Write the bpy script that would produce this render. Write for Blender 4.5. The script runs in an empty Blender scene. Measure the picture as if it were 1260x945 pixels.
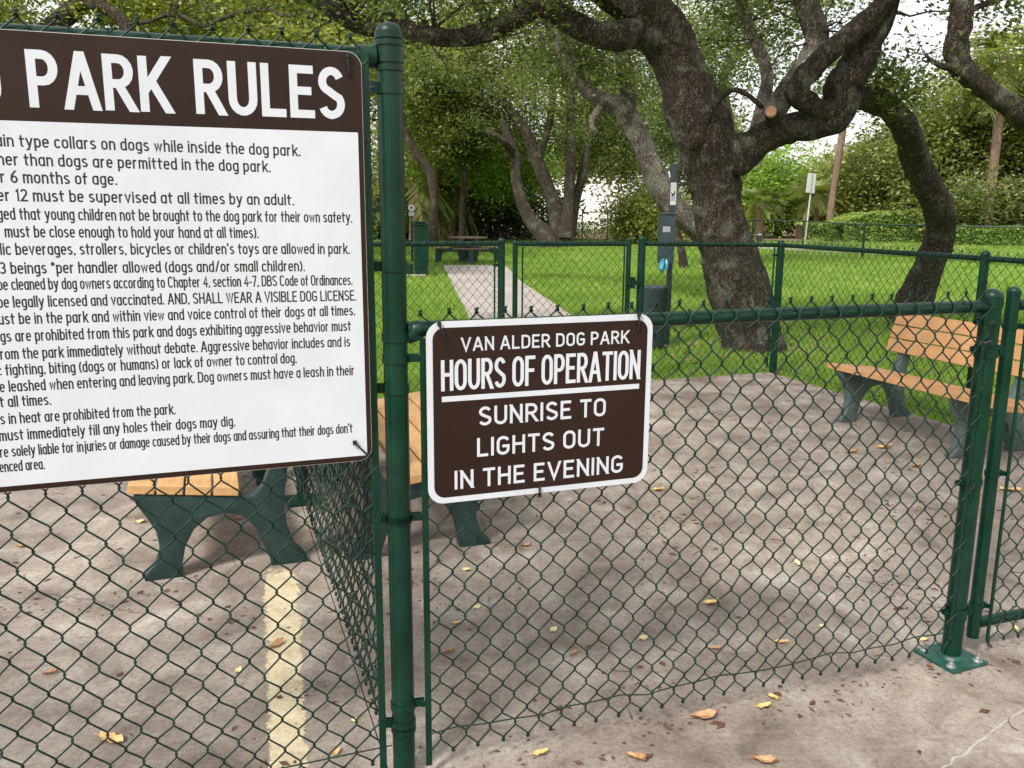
import bpy, bmesh, math, random
import numpy as np
from mathutils import Vector, Matrix
PI = math.pi
sc = bpy.context.scene
C = sc.collection

# ------------------------------------------------------------------ camera
FPX, HY, ROLL, CH = 1060.0, 258.0, 0.0057, 1.56
PITCH = math.atan((472.5 - HY) / FPX)
fwd = np.array([0, math.cos(PITCH), -math.sin(PITCH)])
up0 = np.array([0, math.sin(PITCH), math.cos(PITCH)])
rt0 = np.array([1.0, 0, 0])
RT = math.cos(ROLL) * rt0 + math.sin(ROLL) * up0
UP = -math.sin(ROLL) * rt0 + math.cos(ROLL) * up0
cam = bpy.data.cameras.new('camera')
cam.sensor_width = 36
cam.lens = 36 * FPX / 1260
cam.clip_start = 0.05
cam.clip_end = 3000
co = bpy.data.objects.new('camera', cam)
C.objects.link(co)
co.matrix_world = Matrix(((RT[0], UP[0], -fwd[0], 0), (RT[1], UP[1], -fwd[1], 0), (RT[2], UP[2], -fwd[2], CH), (0, 0, 0, 1)))
sc.camera = co

# ------------------------------------------------------------------ world, sun, exposure
w = bpy.data.worlds.new("World")
sc.world = w
w.use_nodes = True
nt = w.node_tree
nt.nodes.clear()
SUN_EL, SUN_AZ = math.radians(47), math.radians(215)      # azimuth clockwise from +Y
sky = nt.nodes.new('ShaderNodeTexSky')
sky.sky_type = 'NISHITA'
sky.sun_disc = False
sky.sun_elevation = SUN_EL
sky.sun_rotation = SUN_AZ
sky.air_density = 1.0
sky.dust_density = 4.0
hs = nt.nodes.new('ShaderNodeHueSaturation')
hs.inputs['Saturation'].default_value = 0.12
hs.inputs['Value'].default_value = 1.0
mixw = nt.nodes.new('ShaderNodeMix')
mixw.data_type = 'RGBA'
mixw.inputs[0].default_value = 0.55
mixw.inputs[7].default_value = (10.5, 10.7, 11.0, 1)
bg = nt.nodes.new('ShaderNodeBackground')
bg.inputs['Strength'].default_value = 0.10
out = nt.nodes.new('ShaderNodeOutputWorld')
nt.links.new(sky.outputs[0], hs.inputs['Color'])
nt.links.new(hs.outputs[0], mixw.inputs[6])
nt.links.new(mixw.outputs[2], bg.inputs['Color'])
nt.links.new(bg.outputs[0], out.inputs['Surface'])
sl = bpy.data.lights.new('sun', 'SUN')
sl.energy = 2.6
sl.angle = math.radians(8)
sl.color = (1.0, 0.95, 0.87)
so = bpy.data.objects.new('sun', sl)
C.objects.link(so)
sd = Vector((math.sin(SUN_AZ) * math.cos(SUN_EL), math.cos(SUN_AZ) * math.cos(SUN_EL), math.sin(SUN_EL)))
so.rotation_euler = sd.to_track_quat('Z', 'Y').to_euler()
sc.view_settings.view_transform = 'Standard'
sc.view_settings.look = 'None'
sc.view_settings.exposure = 0.76
sc.view_settings.gamma = 1.0
sc.render.film_transparent = False

# ------------------------------------------------------------------ placement helpers (survey of the place)
def _ray(x, y): return fwd * FPX + RT * (x - 630) + UP * (472.5 - y)
def gz(x, y, z=0.0):
    d = _ray(x, y); t = (z - CH) / d[2]
    return np.array([0, 0, CH]) + d * t
def gy(x, y, Y):
    d = _ray(x, y)
    return np.array([0, 0, CH]) + d * (Y / d[1])
def wr(pxw, Y, z=1.5):     # half width in metres of something pxw pixels wide
    return .93 * pxw / 2 * (Y * math.cos(PITCH) + (CH - z) * math.sin(PITCH)) / FPX
TH = math.radians(19.3)
U = np.array([math.cos(TH), math.sin(TH), 0]); V = np.array([-math.sin(TH), math.cos(TH), 0])
P0 = np.array([-.297, 2.165, 0])
def fr(s, t=0.0, z=0.0):   # fence frame -> world
    return P0 + U * s + V * t + np.array([0, 0, z])

PF = P0 + np.array([0, 0, .06])       # the front fence runs hang 6 cm clear of the pad
K = 1.04
# ------------------------------------------------------------------ materials
def mat(name):
    m = bpy.data.materials.new(name); m.use_nodes = True
    n = m.node_tree.nodes; n.clear()
    b = n.new('ShaderNodeBsdfPrincipled'); o = n.new('ShaderNodeOutputMaterial')
    m.node_tree.links.new(b.outputs[0], o.inputs[0])
    return m, m.node_tree, b, o
def N(t, kind, **kw):
    n = t.nodes.new(kind)
    for k, v_ in kw.items():
        if k in n.inputs: n.inputs[k].default_value = v_
        else: setattr(n, k, v_)
    return n
def ramp(t, src, stops):
    r = t.nodes.new('ShaderNodeValToRGB')
    e = r.color_ramp.elements
    while len(e) < len(stops): e.new(0.5)
    for i, (p, c) in enumerate(stops):
        e[i].position = p
        e[i].color = (c[0], c[1], c[2], 1) if hasattr(c, '__len__') else (c, c, c, 1)
    t.links.new(src, r.inputs[0])
    return r
def noise(t, co_, scale, detail=4, rough=.6, dist=0.0):
    n = N(t, 'ShaderNodeTexNoise', Scale=scale, Detail=detail, Roughness=rough, Distortion=dist)
    t.links.new(co_, n.inputs['Vector'])
    return n
def objco(t):
    return t.nodes.new('ShaderNodeTexCoord').outputs['Object']
def geoco(t):
    return t.nodes.new('ShaderNodeNewGeometry').outputs['Position']
def mixc(t, f, a, b, mode='MIX'):
    m = t.nodes.new('ShaderNodeMix'); m.data_type = 'RGBA'; m.blend_type = mode
    for s, i in ((f, 0), (a, 6), (b, 7)):
        if isinstance(s, (int, float)): m.inputs[i].default_value = s
        elif isinstance(s, tuple): m.inputs[i].default_value = (*s, 1)
        else: t.links.new(s, m.inputs[i])
    return m.outputs[2]
def bump(t, b, h, strength, dist):
    bp = N(t, 'ShaderNodeBump', Strength=strength, Distance=dist)
    t.links.new(h, bp.inputs['Height']); t.links.new(bp.outputs[0], b.inputs['Normal'])
    return bp
def simple(name, c1, c2, scale=20, rough=.5, bs=.15, bd=.002, stops=(.35, .65), spec=.5, rr=None):
    m, t, b, o = mat(name)
    g = geoco(t)
    n = noise(t, g, scale, 5, .65)
    r = ramp(t, n.outputs[0], [(stops[0], c1), (stops[1], c2)])
    t.links.new(r.outputs[0], b.inputs['Base Color'])
    b.inputs['Roughness'].default_value = rough
    b.inputs['Specular IOR Level'].default_value = spec
    if rr:
        r2 = ramp(t, noise(t, g, scale * .4, 3).outputs[0], [(.35, rr[0]), (.65, rr[1])])
        t.links.new(r2.outputs[0], b.inputs['Roughness'])
    if bs: bump(t, b, n.outputs[0], bs, bd)
    return m

M = {}
M['green'] = simple('green_powder_coat', (.0008, .019, .010), (.002, .030, .017), 9, .3, .06, .0006, rr=(.22, .42), spec=.28)
M['wire'] = simple('green_vinyl_wire', (.0008, .014, .008), (.002, .025, .015), 30, .42, .1, .0004, spec=.3)
M['plate'] = simple('green_base_plate', (.004, .040, .028), (.014, .085, .06), 25, .45, .2, .0006)
M['zinc'] = simple('galvanised_bolt', (.35, .36, .36), (.55, .56, .56), 60, .35, .1, .0004)
M['zinc'].node_tree.nodes['Principled BSDF'].inputs['Metallic'].default_value = .8
M['black'] = simple('black_nylon', (.006, .006, .006), (.014, .014, .014), 50, .4, .1, .0004)
M['white'] = simple('white_print', (.53, .545, .60), (.575, .59, .64), 6, .38, .02, .0003)
M['brown'] = simple('brown_sign_sheet', (.019, .0075, .005), (.026, .0105, .0075), 5, .34, .03, .0003, rr=(.40, .55), spec=.22)
M['ink'] = simple('dark_brown_ink', (.016, .010, .009), (.022, .013, .011), 20, .4, 0)
M['alu'] = simple('sign_edge', (.45, .43, .40), (.6, .58, .55), 40, .4, 0)
for k_ in ('green', 'wire'):
    t = M[k_].node_tree; b = t.nodes['Principled BSDF']; g = geoco(t)
    src = b.inputs['Base Color'].links[0].from_socket
    sp_ = noise(t, g, 160, 4, .75, .3); sm_ = ramp(t, sp_.outputs[0], [(.66, 0.0), (.72, .55)])
    du = noise(t, g, 5, 5, .7, .6); dm = ramp(t, du.outputs[0], [(.50, 0.0), (.78, .18)])
    c = mixc(t, dm.outputs[0], src, (.045, .085, .065)); c = mixc(t, sm_.outputs[0], c, (.10, .14, .115))
    t.links.new(c, b.inputs['Base Color'])
def slat_mat(name, c1, c2):
    m, t, b, o = mat(name)
    g = objco(t)
    mp = N(t, 'ShaderNodeMapping'); mp.inputs['Scale'].default_value = (60, 3, 60)
    t.links.new(g, mp.inputs[0])
    n = noise(t, mp.outputs[0], 1.0, 5, .6)
    n2 = noise(t, g, 6, 3, .6)
    r = ramp(t, n.outputs[0], [(.3, c1), (.7, c2)])
    r2 = ramp(t, n2.outputs[0], [(.3, (.76, .74, .72)), (.7, (1.04, 1.03, 1.02))])
    c = mixc(t, 1.0, r.outputs[0], r2.outputs[0], 'MULTIPLY')
    t.links.new(c, b.inputs['Base Color']); b.inputs['Roughness'].default_value = .55
    bump(t, b, n.outputs[0], .25, .0015)
    return m
M['slat'] = slat_mat('tan_recycled_plank', (.50, .285, .115), (.64, .385, .17))
M['slat2'] = slat_mat('weathered_tan_plank', (.45, .235, .10), (.57, .315, .14))
M['frame'] = simple('dark_green_bench_casting', (.006, .024, .021), (.014, .042, .038), 14, .5, .3, .002)
M['frame2'] = simple('grey_green_bench_casting', (.05, .075, .068), (.09, .12, .11), 14, .55, .3, .002)
M['station'] = simple('dark_slate_plastic', (.014, .030, .034), (.026, .046, .050), 10, .45, .1, .001)
M['tablewood'] = simple('weathered_brown_table', (.10, .055, .035), (.17, .10, .065), 30, .6, .3, .003)
M['bluebag'] = simple('blue_bag', (.03, .20, .34), (.06, .28, .44), 20, .35, .4, .01)
M['cut'] = simple('fresh_sawn_wood', (.26, .12, .06), (.44, .24, .13), 22, .8, .3, .003)
M['steelgrey'] = simple('grey_sign_back', (.42, .43, .43), (.55, .56, .56), 8, .5, .05, .001)
M['red'] = simple('red_paint', (.45, .03, .02), (.55, .05, .03), 6, .5, 0)
M['wall'] = simple('white_stucco', (.82, .81, .79), (.88, .87, .85), 4, .8, .3, .01)
M['glass'] = simple('window_glass', (.02, .025, .03), (.04, .045, .05), 3, .1, 0)
M['roof'] = simple('pale_roof', (.34, .30, .27), (.45, .40, .36), 5, .8, .3, .01)

# concrete --------------------------------------------------------
def concrete(name, pale=0.0):
    m, t, b, o = mat(name)
    g = geoco(t)
    big = noise(t, g, .9, 5, .6, .4)
    mid = noise(t, g, 4.2, 6, .62, .6)
    fine = noise(t, g, 55, 4, .7)
    grit = noise(t, g, 260, 3, .7)
    base = ramp(t, mid.outputs[0], [(.30, (.155, .125, .104)), (.45, (.252, .211, .180)), (.58, (.315, .273, .238)), (.75, (.455, .415, .37))])
    bb = ramp(t, big.outputs[0], [(.34, (.68, .64, .61)), (.50, (.93, .92, .905)), (.66, (1.22, 1.22, 1.20))])
    c = mixc(t, 1.0, base.outputs[0], bb.outputs[0], 'MULTIPLY')
    ff = ramp(t, fine.outputs[0], [(.30, (.66, .63, .60)), (.52, (1, 1, 1)), (.75, (1.18, 1.18, 1.17))])
    c = mixc(t, 1.0, c, ff.outputs[0], 'MULTIPLY')
    gg = ramp(t, grit.outputs[0], [(.34, (.55, .52, .50)), (.5, (1, 1, 1)), (.7, (1.15, 1.15, 1.15))])
    c = mixc(t, .8, c, gg.outputs[0], 'MULTIPLY')
    # reddish tannin stains left by wet leaves
    st = noise(t, g, 11, 5, .7, 1.2)
    sm = ramp(t, st.outputs[0], [(.58, 0.0), (.70, .7)])
    c = mixc(t, sm.outputs[0], c, (.17, .095, .070))
    # pale scuffed spots
    sp = noise(t, g, 2.6, 6, .75, 1.0)
    pm = ramp(t, sp.outputs[0], [(.62, 0.0), (.74, .65)])
    c = mixc(t, pm.outputs[0], c, (.50, .465, .43))
    # trowel streaks
    mp = N(t, 'ShaderNodeMapping'); mp.inputs['Scale'].default_value = (40, 2.0, 1); mp.inputs['Rotation'].default_value = (0, 0, -TH)
    t.links.new(g, mp.inputs[0])
    sk = noise(t, mp.outputs[0], 1.0, 3, .5)
    skr = ramp(t, sk.outputs[0], [(.3, (.93, .93, .93)), (.6, (1.03, 1.03, 1.03))])
    c = mixc(t, 1.0, c, skr.outputs[0], 'MULTIPLY')
    # hairline cracks
    vc = N(t, 'ShaderNodeTexVoronoi', Scale=.55, feature='DISTANCE_TO_EDGE')
    dv = N(t, 'ShaderNodeMix', data_type='VECTOR'); dv.inputs[0].default_value = .12
    dnn = noise(t, g, 3.5, 6, .7); t.links.new(g, dv.inputs[4]); t.links.new(dnn.outputs['Color'], dv.inputs[5]); t.links.new(dv.outputs[1], vc.inputs['Vector'])
    cr = ramp(t, vc.outputs['Distance'], [(.0, .75), (.0022, 0.0)])
    gate_ = ramp(t, noise(t, g, .7, 2).outputs[0], [(.5, 0.0), (.6, 1.0)])
    cm = N(t, 'ShaderNodeMath', operation='MULTIPLY'); t.links.new(cr.outputs[0], cm.inputs[0]); t.links.new(gate_.outputs[0], cm.inputs[1])
    c = mixc(t, cm.outputs[0], c, (.07, .05, .04))
    if pale: c = mixc(t, pale, c, (.50, .46, .43))
    t.links.new(c, b.inputs['Base Color'])
    rr = ramp(t, big.outputs[0], [(.3, .55), (.6, .85)])
    t.links.new(rr.outputs[0], b.inputs['Roughness'])
    b.inputs['Specular IOR Level'].default_value = .35
    a = N(t, 'ShaderNodeMath', operation='ADD'); t.links.new(fine.outputs[0], a.inputs[0]); t.links.new(grit.outputs[0], a.inputs[1])
    bump(t, b, a.outputs[0], .6, .004)
    return m
M['conc'] = concrete('stained_concrete')
M['path'] = concrete('pale_path_concrete', .45)
M['scored'] = simple('pale_scored_concrete', (.30, .265, .235), (.42, .38, .34), 40, .8, .1)
M['joint'] = simple('joint_dirt', (.03, .02, .015), (.06, .045, .03), 30, .9, 0)
# worn cream paint
m, t, b, o = mat('worn_cream_paint')
g = geoco(t)
n1 = noise(t, g, 14, 6, .7, .6); n2 = noise(t, g, 90, 4, .7)
r = ramp(t, n1.outputs[0], [(.3, (.36, .29, .20)), (.5, (.54, .45, .30)), (.7, (.62, .55, .40))])
r2 = ramp(t, n2.outputs[0], [(.35, (.8, .78, .74)), (.55, (1, 1, 1))])
t.links.new(mixc(t, 1.0, r.outputs[0], r2.outputs[0], 'MULTIPLY'), b.inputs['Base Color'])
b.inputs['Roughness'].default_value = .7
tr = t.nodes.new('ShaderNodeBsdfTransparent'); mx = t.nodes.new('ShaderNodeMixShader')
wn = noise(t, g, 12, 7, .8, 1.2)
at = N(t, 'ShaderNodeAttribute', attribute_name='edge')
ad = N(t, 'ShaderNodeMath', operation='ADD'); t.links.new(wn.outputs[0], ad.inputs[0]); t.links.new(at.outputs['Fac'], ad.inputs[1])
wm = ramp(t, ad.outputs[0], [(.56, 0.0), (.67, 1.0)])
t.links.new(wm.outputs[0], mx.inputs[0]); t.links.new(b.outputs[0], mx.inputs[1]); t.links.new(tr.outputs[0], mx.inputs[2])
t.links.new(mx.outputs[0], o.inputs[0])
M['cream'] = m

# bark --------------------------------------------------------------
def bark(name, dark, mid, light, sc_=1.0, lichen=(.22, .22, .19), la=.62):
    m, t, b, o = mat(name)
    g = objco(t)
    mp = N(t, 'ShaderNodeMapping'); mp.inputs['Scale'].default_value = (1, 1, .30)
    t.links.new(g, mp.inputs[0])
    vo = N(t, 'ShaderNodeTexVoronoi', Scale=44 * sc_, feature='DISTANCE_TO_EDGE')
    dn = noise(t, g, 12 * sc_, 4, .6)
    mixv = N(t, 'ShaderNodeMix', data_type='VECTOR'); mixv.inputs[0].default_value = .12
    t.links.new(mp.outputs[0], mixv.inputs[4]); t.links.new(dn.outputs['Color'], mixv.inputs[5])
    t.links.new(mixv.outputs[1], vo.inputs['Vector'])
    h = ramp(t, vo.outputs['Distance'], [(.0, 0.0), (.22, 1.0)])
    fine = noise(t, g, 95 * sc_, 4, .7)
    bigm = noise(t, g, 4 * sc_, 5, .7, .5)
    tone = noise(t, mp.outputs[0], 26 * sc_, 5, .75, .4)
    tr_ = ramp(t, tone.outputs[0], [(.34, mid), (.52, tuple(x * 1.35 for x in mid)), (.68, light)])
    hm = ramp(t, h.outputs[0], [(.0, 0.0), (.55, 1.0)])
    c = mixc(t, hm.outputs[0], dark, tr_.outputs[0])
    f2 = ramp(t, fine.outputs[0], [(.34, (.40, .40, .40)), (.62, (1.45, 1.42, 1.38))])
    c = mixc(t, 1.0, c, f2.outputs[0], 'MULTIPLY')
    lm = ramp(t, bigm.outputs[0], [(la - .08, 0.0), (la + .06, .8)])
    lm2 = mixc(t, 1.0, lm.outputs[0], f2.outputs[0], 'MULTIPLY')
    c = mixc(t, lm2, c, lichen)
    spk = noise(t, g, 48 * sc_, 3, .8); sk_ = ramp(t, spk.outputs[0], [(.60, 0.0), (.70, .55)]); c = mixc(t, sk_.outputs[0], c, light)
    t.links.new(c, b.inputs['Base Color']); b.inputs['Roughness'].default_value = .9
    b.inputs['Specular IOR Level'].default_value = .2
    a = N(t, 'ShaderNodeMath', operation='MULTIPLY_ADD'); t.links.new(fine.outputs[0], a.inputs[0]); a.inputs[1].default_value = .5
    t.links.new(h.outputs[0], a.inputs[2])
    bump(t, b, a.outputs[0], .95, .03 / sc_)
    return m
M['bark'] = bark('oak_bark', (.010, .008, .006), (.062, .047, .035), (.19, .158, .122), la=.60, lichen=(.24, .235, .185))
M['barkp'] = bark('pale_oak_bark', (.035, .028, .022), (.135, .110, .088), (.24, .205, .17), .8, (.33, .31, .26), .52)
M['barkm'] = bark('brown_oak_bark', (.02, .015, .012), (.085, .066, .05), (.16, .132, .106), .7, (.22, .205, .17), .6)
M['palmbark'] = bark('palm_trunk', (.16, .10, .07), (.30, .20, .15), (.40, .29, .23), .6, (.45, .36, .30), .6)

# leaves ------------------------------------------------------------
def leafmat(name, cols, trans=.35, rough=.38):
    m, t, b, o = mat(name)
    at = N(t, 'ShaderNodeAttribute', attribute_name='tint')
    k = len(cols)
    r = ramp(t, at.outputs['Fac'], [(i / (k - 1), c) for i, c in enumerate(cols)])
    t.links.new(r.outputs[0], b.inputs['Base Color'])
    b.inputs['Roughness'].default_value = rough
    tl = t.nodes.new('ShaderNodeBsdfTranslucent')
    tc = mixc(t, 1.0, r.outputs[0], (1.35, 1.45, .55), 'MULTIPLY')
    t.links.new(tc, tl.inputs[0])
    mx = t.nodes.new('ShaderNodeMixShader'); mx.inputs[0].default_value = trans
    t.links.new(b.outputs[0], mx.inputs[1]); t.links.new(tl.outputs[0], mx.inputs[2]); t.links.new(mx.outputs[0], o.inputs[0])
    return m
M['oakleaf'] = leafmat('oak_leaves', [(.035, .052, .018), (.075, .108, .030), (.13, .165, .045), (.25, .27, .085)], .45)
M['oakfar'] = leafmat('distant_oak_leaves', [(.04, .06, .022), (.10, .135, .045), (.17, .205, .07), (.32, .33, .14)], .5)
M['darkleaf'] = leafmat('dark_evergreen_leaves', [(.018, .034, .014), (.04, .068, .022), (.075, .11, .036), (.15, .18, .07)], .25)
M['oliveleaf'] = leafmat('olive_leaves', [(.05, .07, .02), (.14, .17, .05), (.24, .27, .08), (.42, .42, .17)], .5)
M['brightleaf'] = leafmat('bright_lime_leaves', [(.09, .16, .03), (.17, .29, .045), (.27, .40, .07), (.40, .50, .12)], .5)
M['yellowleaf'] = leafmat('yellow_green_leaves', [(.10, .12, .03), (.19, .22, .055), (.30, .32, .09), (.46, .44, .16)], .45)
M['hedge'] = leafmat('hedge_leaves', [(.06, .11, .025), (.13, .21, .04), (.22, .32, .06), (.36, .44, .11)], .35)
M['frond'] = leafmat('palm_fronds', [(.10, .14, .045), (.18, .23, .07), (.28, .31, .11), (.40, .36, .18)], .35)
M['grassblade'] = leafmat('grass_blades', [(.105, .185, .03), (.175, .285, .045), (.255, .375, .065), (.36, .46, .12)], .45, .6)
m, t, b, o = mat('lawn_soil')
g = geoco(t)
n1 = noise(t, g, .8, 5, .6); n2 = noise(t, g, 22, 5, .7)
r = ramp(t, n2.outputs[0], [(.25, (.055, .10, .018)), (.5, (.13, .22, .03)), (.75, (.21, .32, .05))])
r1 = ramp(t, n1.outputs[0], [(.3, (.80, .84, .7)), (.7, (1.1, 1.08, 1.0))])
t.links.new(mixc(t, 1.0, r.outputs[0], r1.outputs[0], 'MULTIPLY'), b.inputs['Base Color'])
b.inputs['Roughness'].default_value = .95; b.inputs['Specular IOR Level'].default_value = .1
bump(t, b, n2.outputs[0], .6, .03)
M['lawn'] = m
M['soil'] = simple('dark_garden_soil', (.025, .016, .010), (.075, .05, .032), 40, .95, .6, .01)
M['mulch'] = simple('dry_mulch', (.16, .10, .06), (.30, .21, .14), 9, .95, .5, .02)
def dryleaf(name, c1, c2):
    return simple(name, c1, c2, 45, .6, .3, .001)
M['leafA'] = dryleaf('dry_leaf_gold', (.50, .30, .10), (.70, .48, .22))
M['leafB'] = dryleaf('dry_leaf_brown', (.26, .13, .06), (.46, .27, .13))
M['leafC'] = dryleaf('dry_leaf_cream', (.62, .50, .22), (.78, .68, .38))
M['drylitter'] = dryleaf('dull_dead_leaf', (.12, .075, .035), (.24, .16, .08))
M['twig'] = simple('brown_debris', (.05, .022, .014), (.13, .06, .035), 60, .9, 0)

# ------------------------------------------------------------------ mesh helpers
def link(o, parent=None):
    C.objects.link(o)
    if parent is not None: o.parent = parent
    return o
def mesh_obj(name, verts, faces, material, parent=None, smooth=False):
    me = bpy.data.meshes.new(name)
    me.from_pydata([tuple(map(float, v_)) for v_ in verts], [], faces)
    me.materials.append(material)
    if smooth: me.polygons.foreach_set('use_smooth', [True] * len(me.polygons))
    me.update()
    return link(bpy.data.objects.new(name, me), parent)
def np_mesh(name, V_, F_, material, parent=None, smooth=False, attr=None):
    """V_ (n,3), F_ (m,k) arrays; attr = (name, per-vertex floats)"""
    me = bpy.data.meshes.new(name)
    k = F_.shape[1]
    me.vertices.add(len(V_)); me.vertices.foreach_set('co', np.ascontiguousarray(V_, dtype=np.float32).ravel())
    me.loops.add(F_.size); me.loops.foreach_set('vertex_index', np.ascontiguousarray(F_, dtype=np.int32).ravel())
    me.polygons.add(len(F_)); me.polygons.foreach_set('loop_start', np.arange(0, F_.size, k, dtype=np.int32))
    if smooth: me.polygons.foreach_set('use_smooth', np.ones(len(F_), dtype=bool))
    if attr is not None:
        a = me.attributes.new(attr[0], 'FLOAT', 'POINT'); a.data.foreach_set('value', np.asarray(attr[1], dtype=np.float32))
    me.update(calc_edges=True)
    me.materials.append(material)
    return link(bpy.data.objects.new(name, me), parent)
def tag(o, label=None, cat=None, group=None, kind=None):
    if label: o['label'] = label
    if cat: o['category'] = cat
    if group: o['group'] = group
    if kind: o['kind'] = kind
    return o
def thing(name, label, cat, loc=(0, 0, 0), rz=0.0, group=None):
    o = bpy.data.objects.new(name, None)
    o.empty_display_size = .1
    o.location = tuple(map(float, loc)); o.rotation_euler = (0, 0, rz)
    link(o); tag(o, label, cat, group)
    return o
def copy_tree(o, parent=None):
    c = o.copy(); C.objects.link(c)
    if parent is not None: c.parent = parent
    for ch in list(o.children): copy_tree(ch, c)
    return c
class MB:
    def __init__(s): s.v = []; s.f = []
    def add(s, v_, f_):
        n = len(s.v); s.v += [tuple(x) for x in v_]; s.f += [tuple(i + n for i in q) for q in f_]
    def box(s, x0, x1, y0, y1, z0, z1):
        s.add([(x0, y0, z0), (x1, y0, z0), (x1, y1, z0), (x0, y1, z0), (x0, y0, z1), (x1, y0, z1), (x1, y1, z1), (x0, y1, z1)],
              [(0, 3, 2, 1), (4, 5, 6, 7), (0, 1, 5, 4), (1, 2, 6, 5), (2, 3, 7, 6), (3, 0, 4, 7)])
    def tube(s, pts, r, seg=10, caps=True):
        pts = [np.array(p, float) for p in pts]
        rs = r if hasattr(r, '__len__') else [r] * len(pts)
        n0 = len(s.v); ref = None
        for i, p in enumerate(pts):
            d = pts[min(i + 1, len(pts) - 1)] - pts[max(i - 1, 0)]
            d = d / (np.linalg.norm(d) + 1e-9)
            if ref is None:
                ref = np.cross(d, [0, 0, 1.0] if abs(d[2]) < .9 else [1.0, 0, 0])
            a = ref - d * (ref @ d); a /= np.linalg.norm(a) + 1e-9; ref = a
            bb = np.cross(d, a)
            for k in range(seg):
                an = 2 * PI * k / seg
                s.v.append(tuple(p + (a * math.cos(an) + bb * math.sin(an)) * rs[i]))
        for i in range(len(pts) - 1):
            for k in range(seg):
                k2 = (k + 1) % seg
                s.f.append((n0 + i * seg + k, n0 + i * seg + k2, n0 + (i + 1) * seg + k2, n0 + (i + 1) * seg + k))
        if caps:
            s.f.append(tuple(n0 + k for k in reversed(range(seg))))
            s.f.append(tuple(n0 + (len(pts) - 1) * seg + k for k in range(seg)))
    def lathe(s, prof, cx=0, cy=0, seg=24):
        n0 = len(s.v)
        for r, z in prof:
            for k in range(seg):
                a = 2 * PI * k / seg
                s.v.append((cx + r * math.cos(a), cy + r * math.sin(a), z))
        for i in range(len(prof) - 1):
            for k in range(seg):
                k2 = (k + 1) % seg
                s.f.append((n0 + i * seg + k, n0 + i * seg + k2, n0 + (i + 1) * seg + k2, n0 + (i + 1) * seg + k))
        s.f.append(tuple(n0 + k for k in reversed(range(seg))))
        s.f.append(tuple(n0 + (len(prof) - 1) * seg + k for k in range(seg)))
    def prism(s, poly, y0, y1):
        """poly in x,z extruded along y"""
        n = len(poly); n0 = len(s.v)
        s.v += [(x, y0, z) for x, z in poly] + [(x, y1, z) for x, z in poly]
        s.f.append(tuple(n0 + i for i in range(n))); s.f.append(tuple(n0 + n + i for i in reversed(range(n))))
        for i in range(n):
            j = (i + 1) % n
            s.f.append((n0 + i, n0 + n + i, n0 + n + j, n0 + j))
    def build(s, name, material, parent=None, smooth=False, bevel=0.0, segs=2, loc=None, autosmooth=True):
        o = mesh_obj(name, s.v, s.f, material, parent, smooth)
        if bevel:
            bm = bmesh.new(); bm.from_mesh(o.data)
            bmesh.ops.recalc_face_normals(bm, faces=bm.faces)
            ed = [e for e in bm.edges if len(e.link_faces) == 2 and e.calc_face_angle(0) > .5]
            bmesh.ops.bevel(bm, geom=ed, offset=bevel, segments=segs, profile=.6, affect='EDGES', clamp_overlap=True)
            bm.to_mesh(o.data); bm.free()
        if smooth:
            o.data.set_sharp_from_angle(angle=math.radians(38))
        if loc is not None: o.location = tuple(map(float, loc))
        return o

# ------------------------------------------------------------------ ground, lawn, paths
mb = MB(); S = 900
mb.add([(-S, -S, -.15), (S, -S, -.15), (S, S, -.15), (-S, S, -.15)], [(0, 1, 2, 3)])
tag(mb.build('ground', M['mulch']), kind='structure')
def sheet(name, poly, z, material, thick=0.03):
    """flat slab polygon (world xy) with its top at z"""
    n = len(poly)
    v_ = [(p[0], p[1], z) for p in poly] + [(p[0], p[1], z - thick) for p in poly]
    f_ = [tuple(range(n)), tuple(reversed(range(n, 2 * n)))] + [(i, n + i, n + (i + 1) % n, (i + 1) % n) for i in range(n)]
    o = mesh_obj(name, v_, f_, material)
    bm = bmesh.new(); bm.from_mesh(o.data); bmesh.ops.recalc_face_normals(bm, faces=bm.faces); bm.to_mesh(o.data); bm.free()
    return tag(o, kind='structure')
TB = 4.91          # back edge of the pad, in metres behind the front fence line
SR = 4.73          # right edge of the pad
pc = [fr(-5.6, -3.6), fr(SR, -3.6), fr(SR, TB), fr(-5.6, TB)]      # hole for the pad
oc = [(-60, -12), (60, -12), (60, 40), (-60, 58)]
lw = MB(); lw.add([(p[0], p[1], -.030) for p in pc] + [(x, y, -.030) for x, y in oc] + [(p[0], p[1], -.10) for p in pc],
    [(4 + k, 4 + (k + 1) % 4, (k + 1) % 4, k) for k in range(4)] + [(k, (k + 1) % 4, 8 + (k + 1) % 4, 8 + k) for k in range(4)])
tag(lw.build('lawn', M['lawn']), kind='structure')
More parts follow.
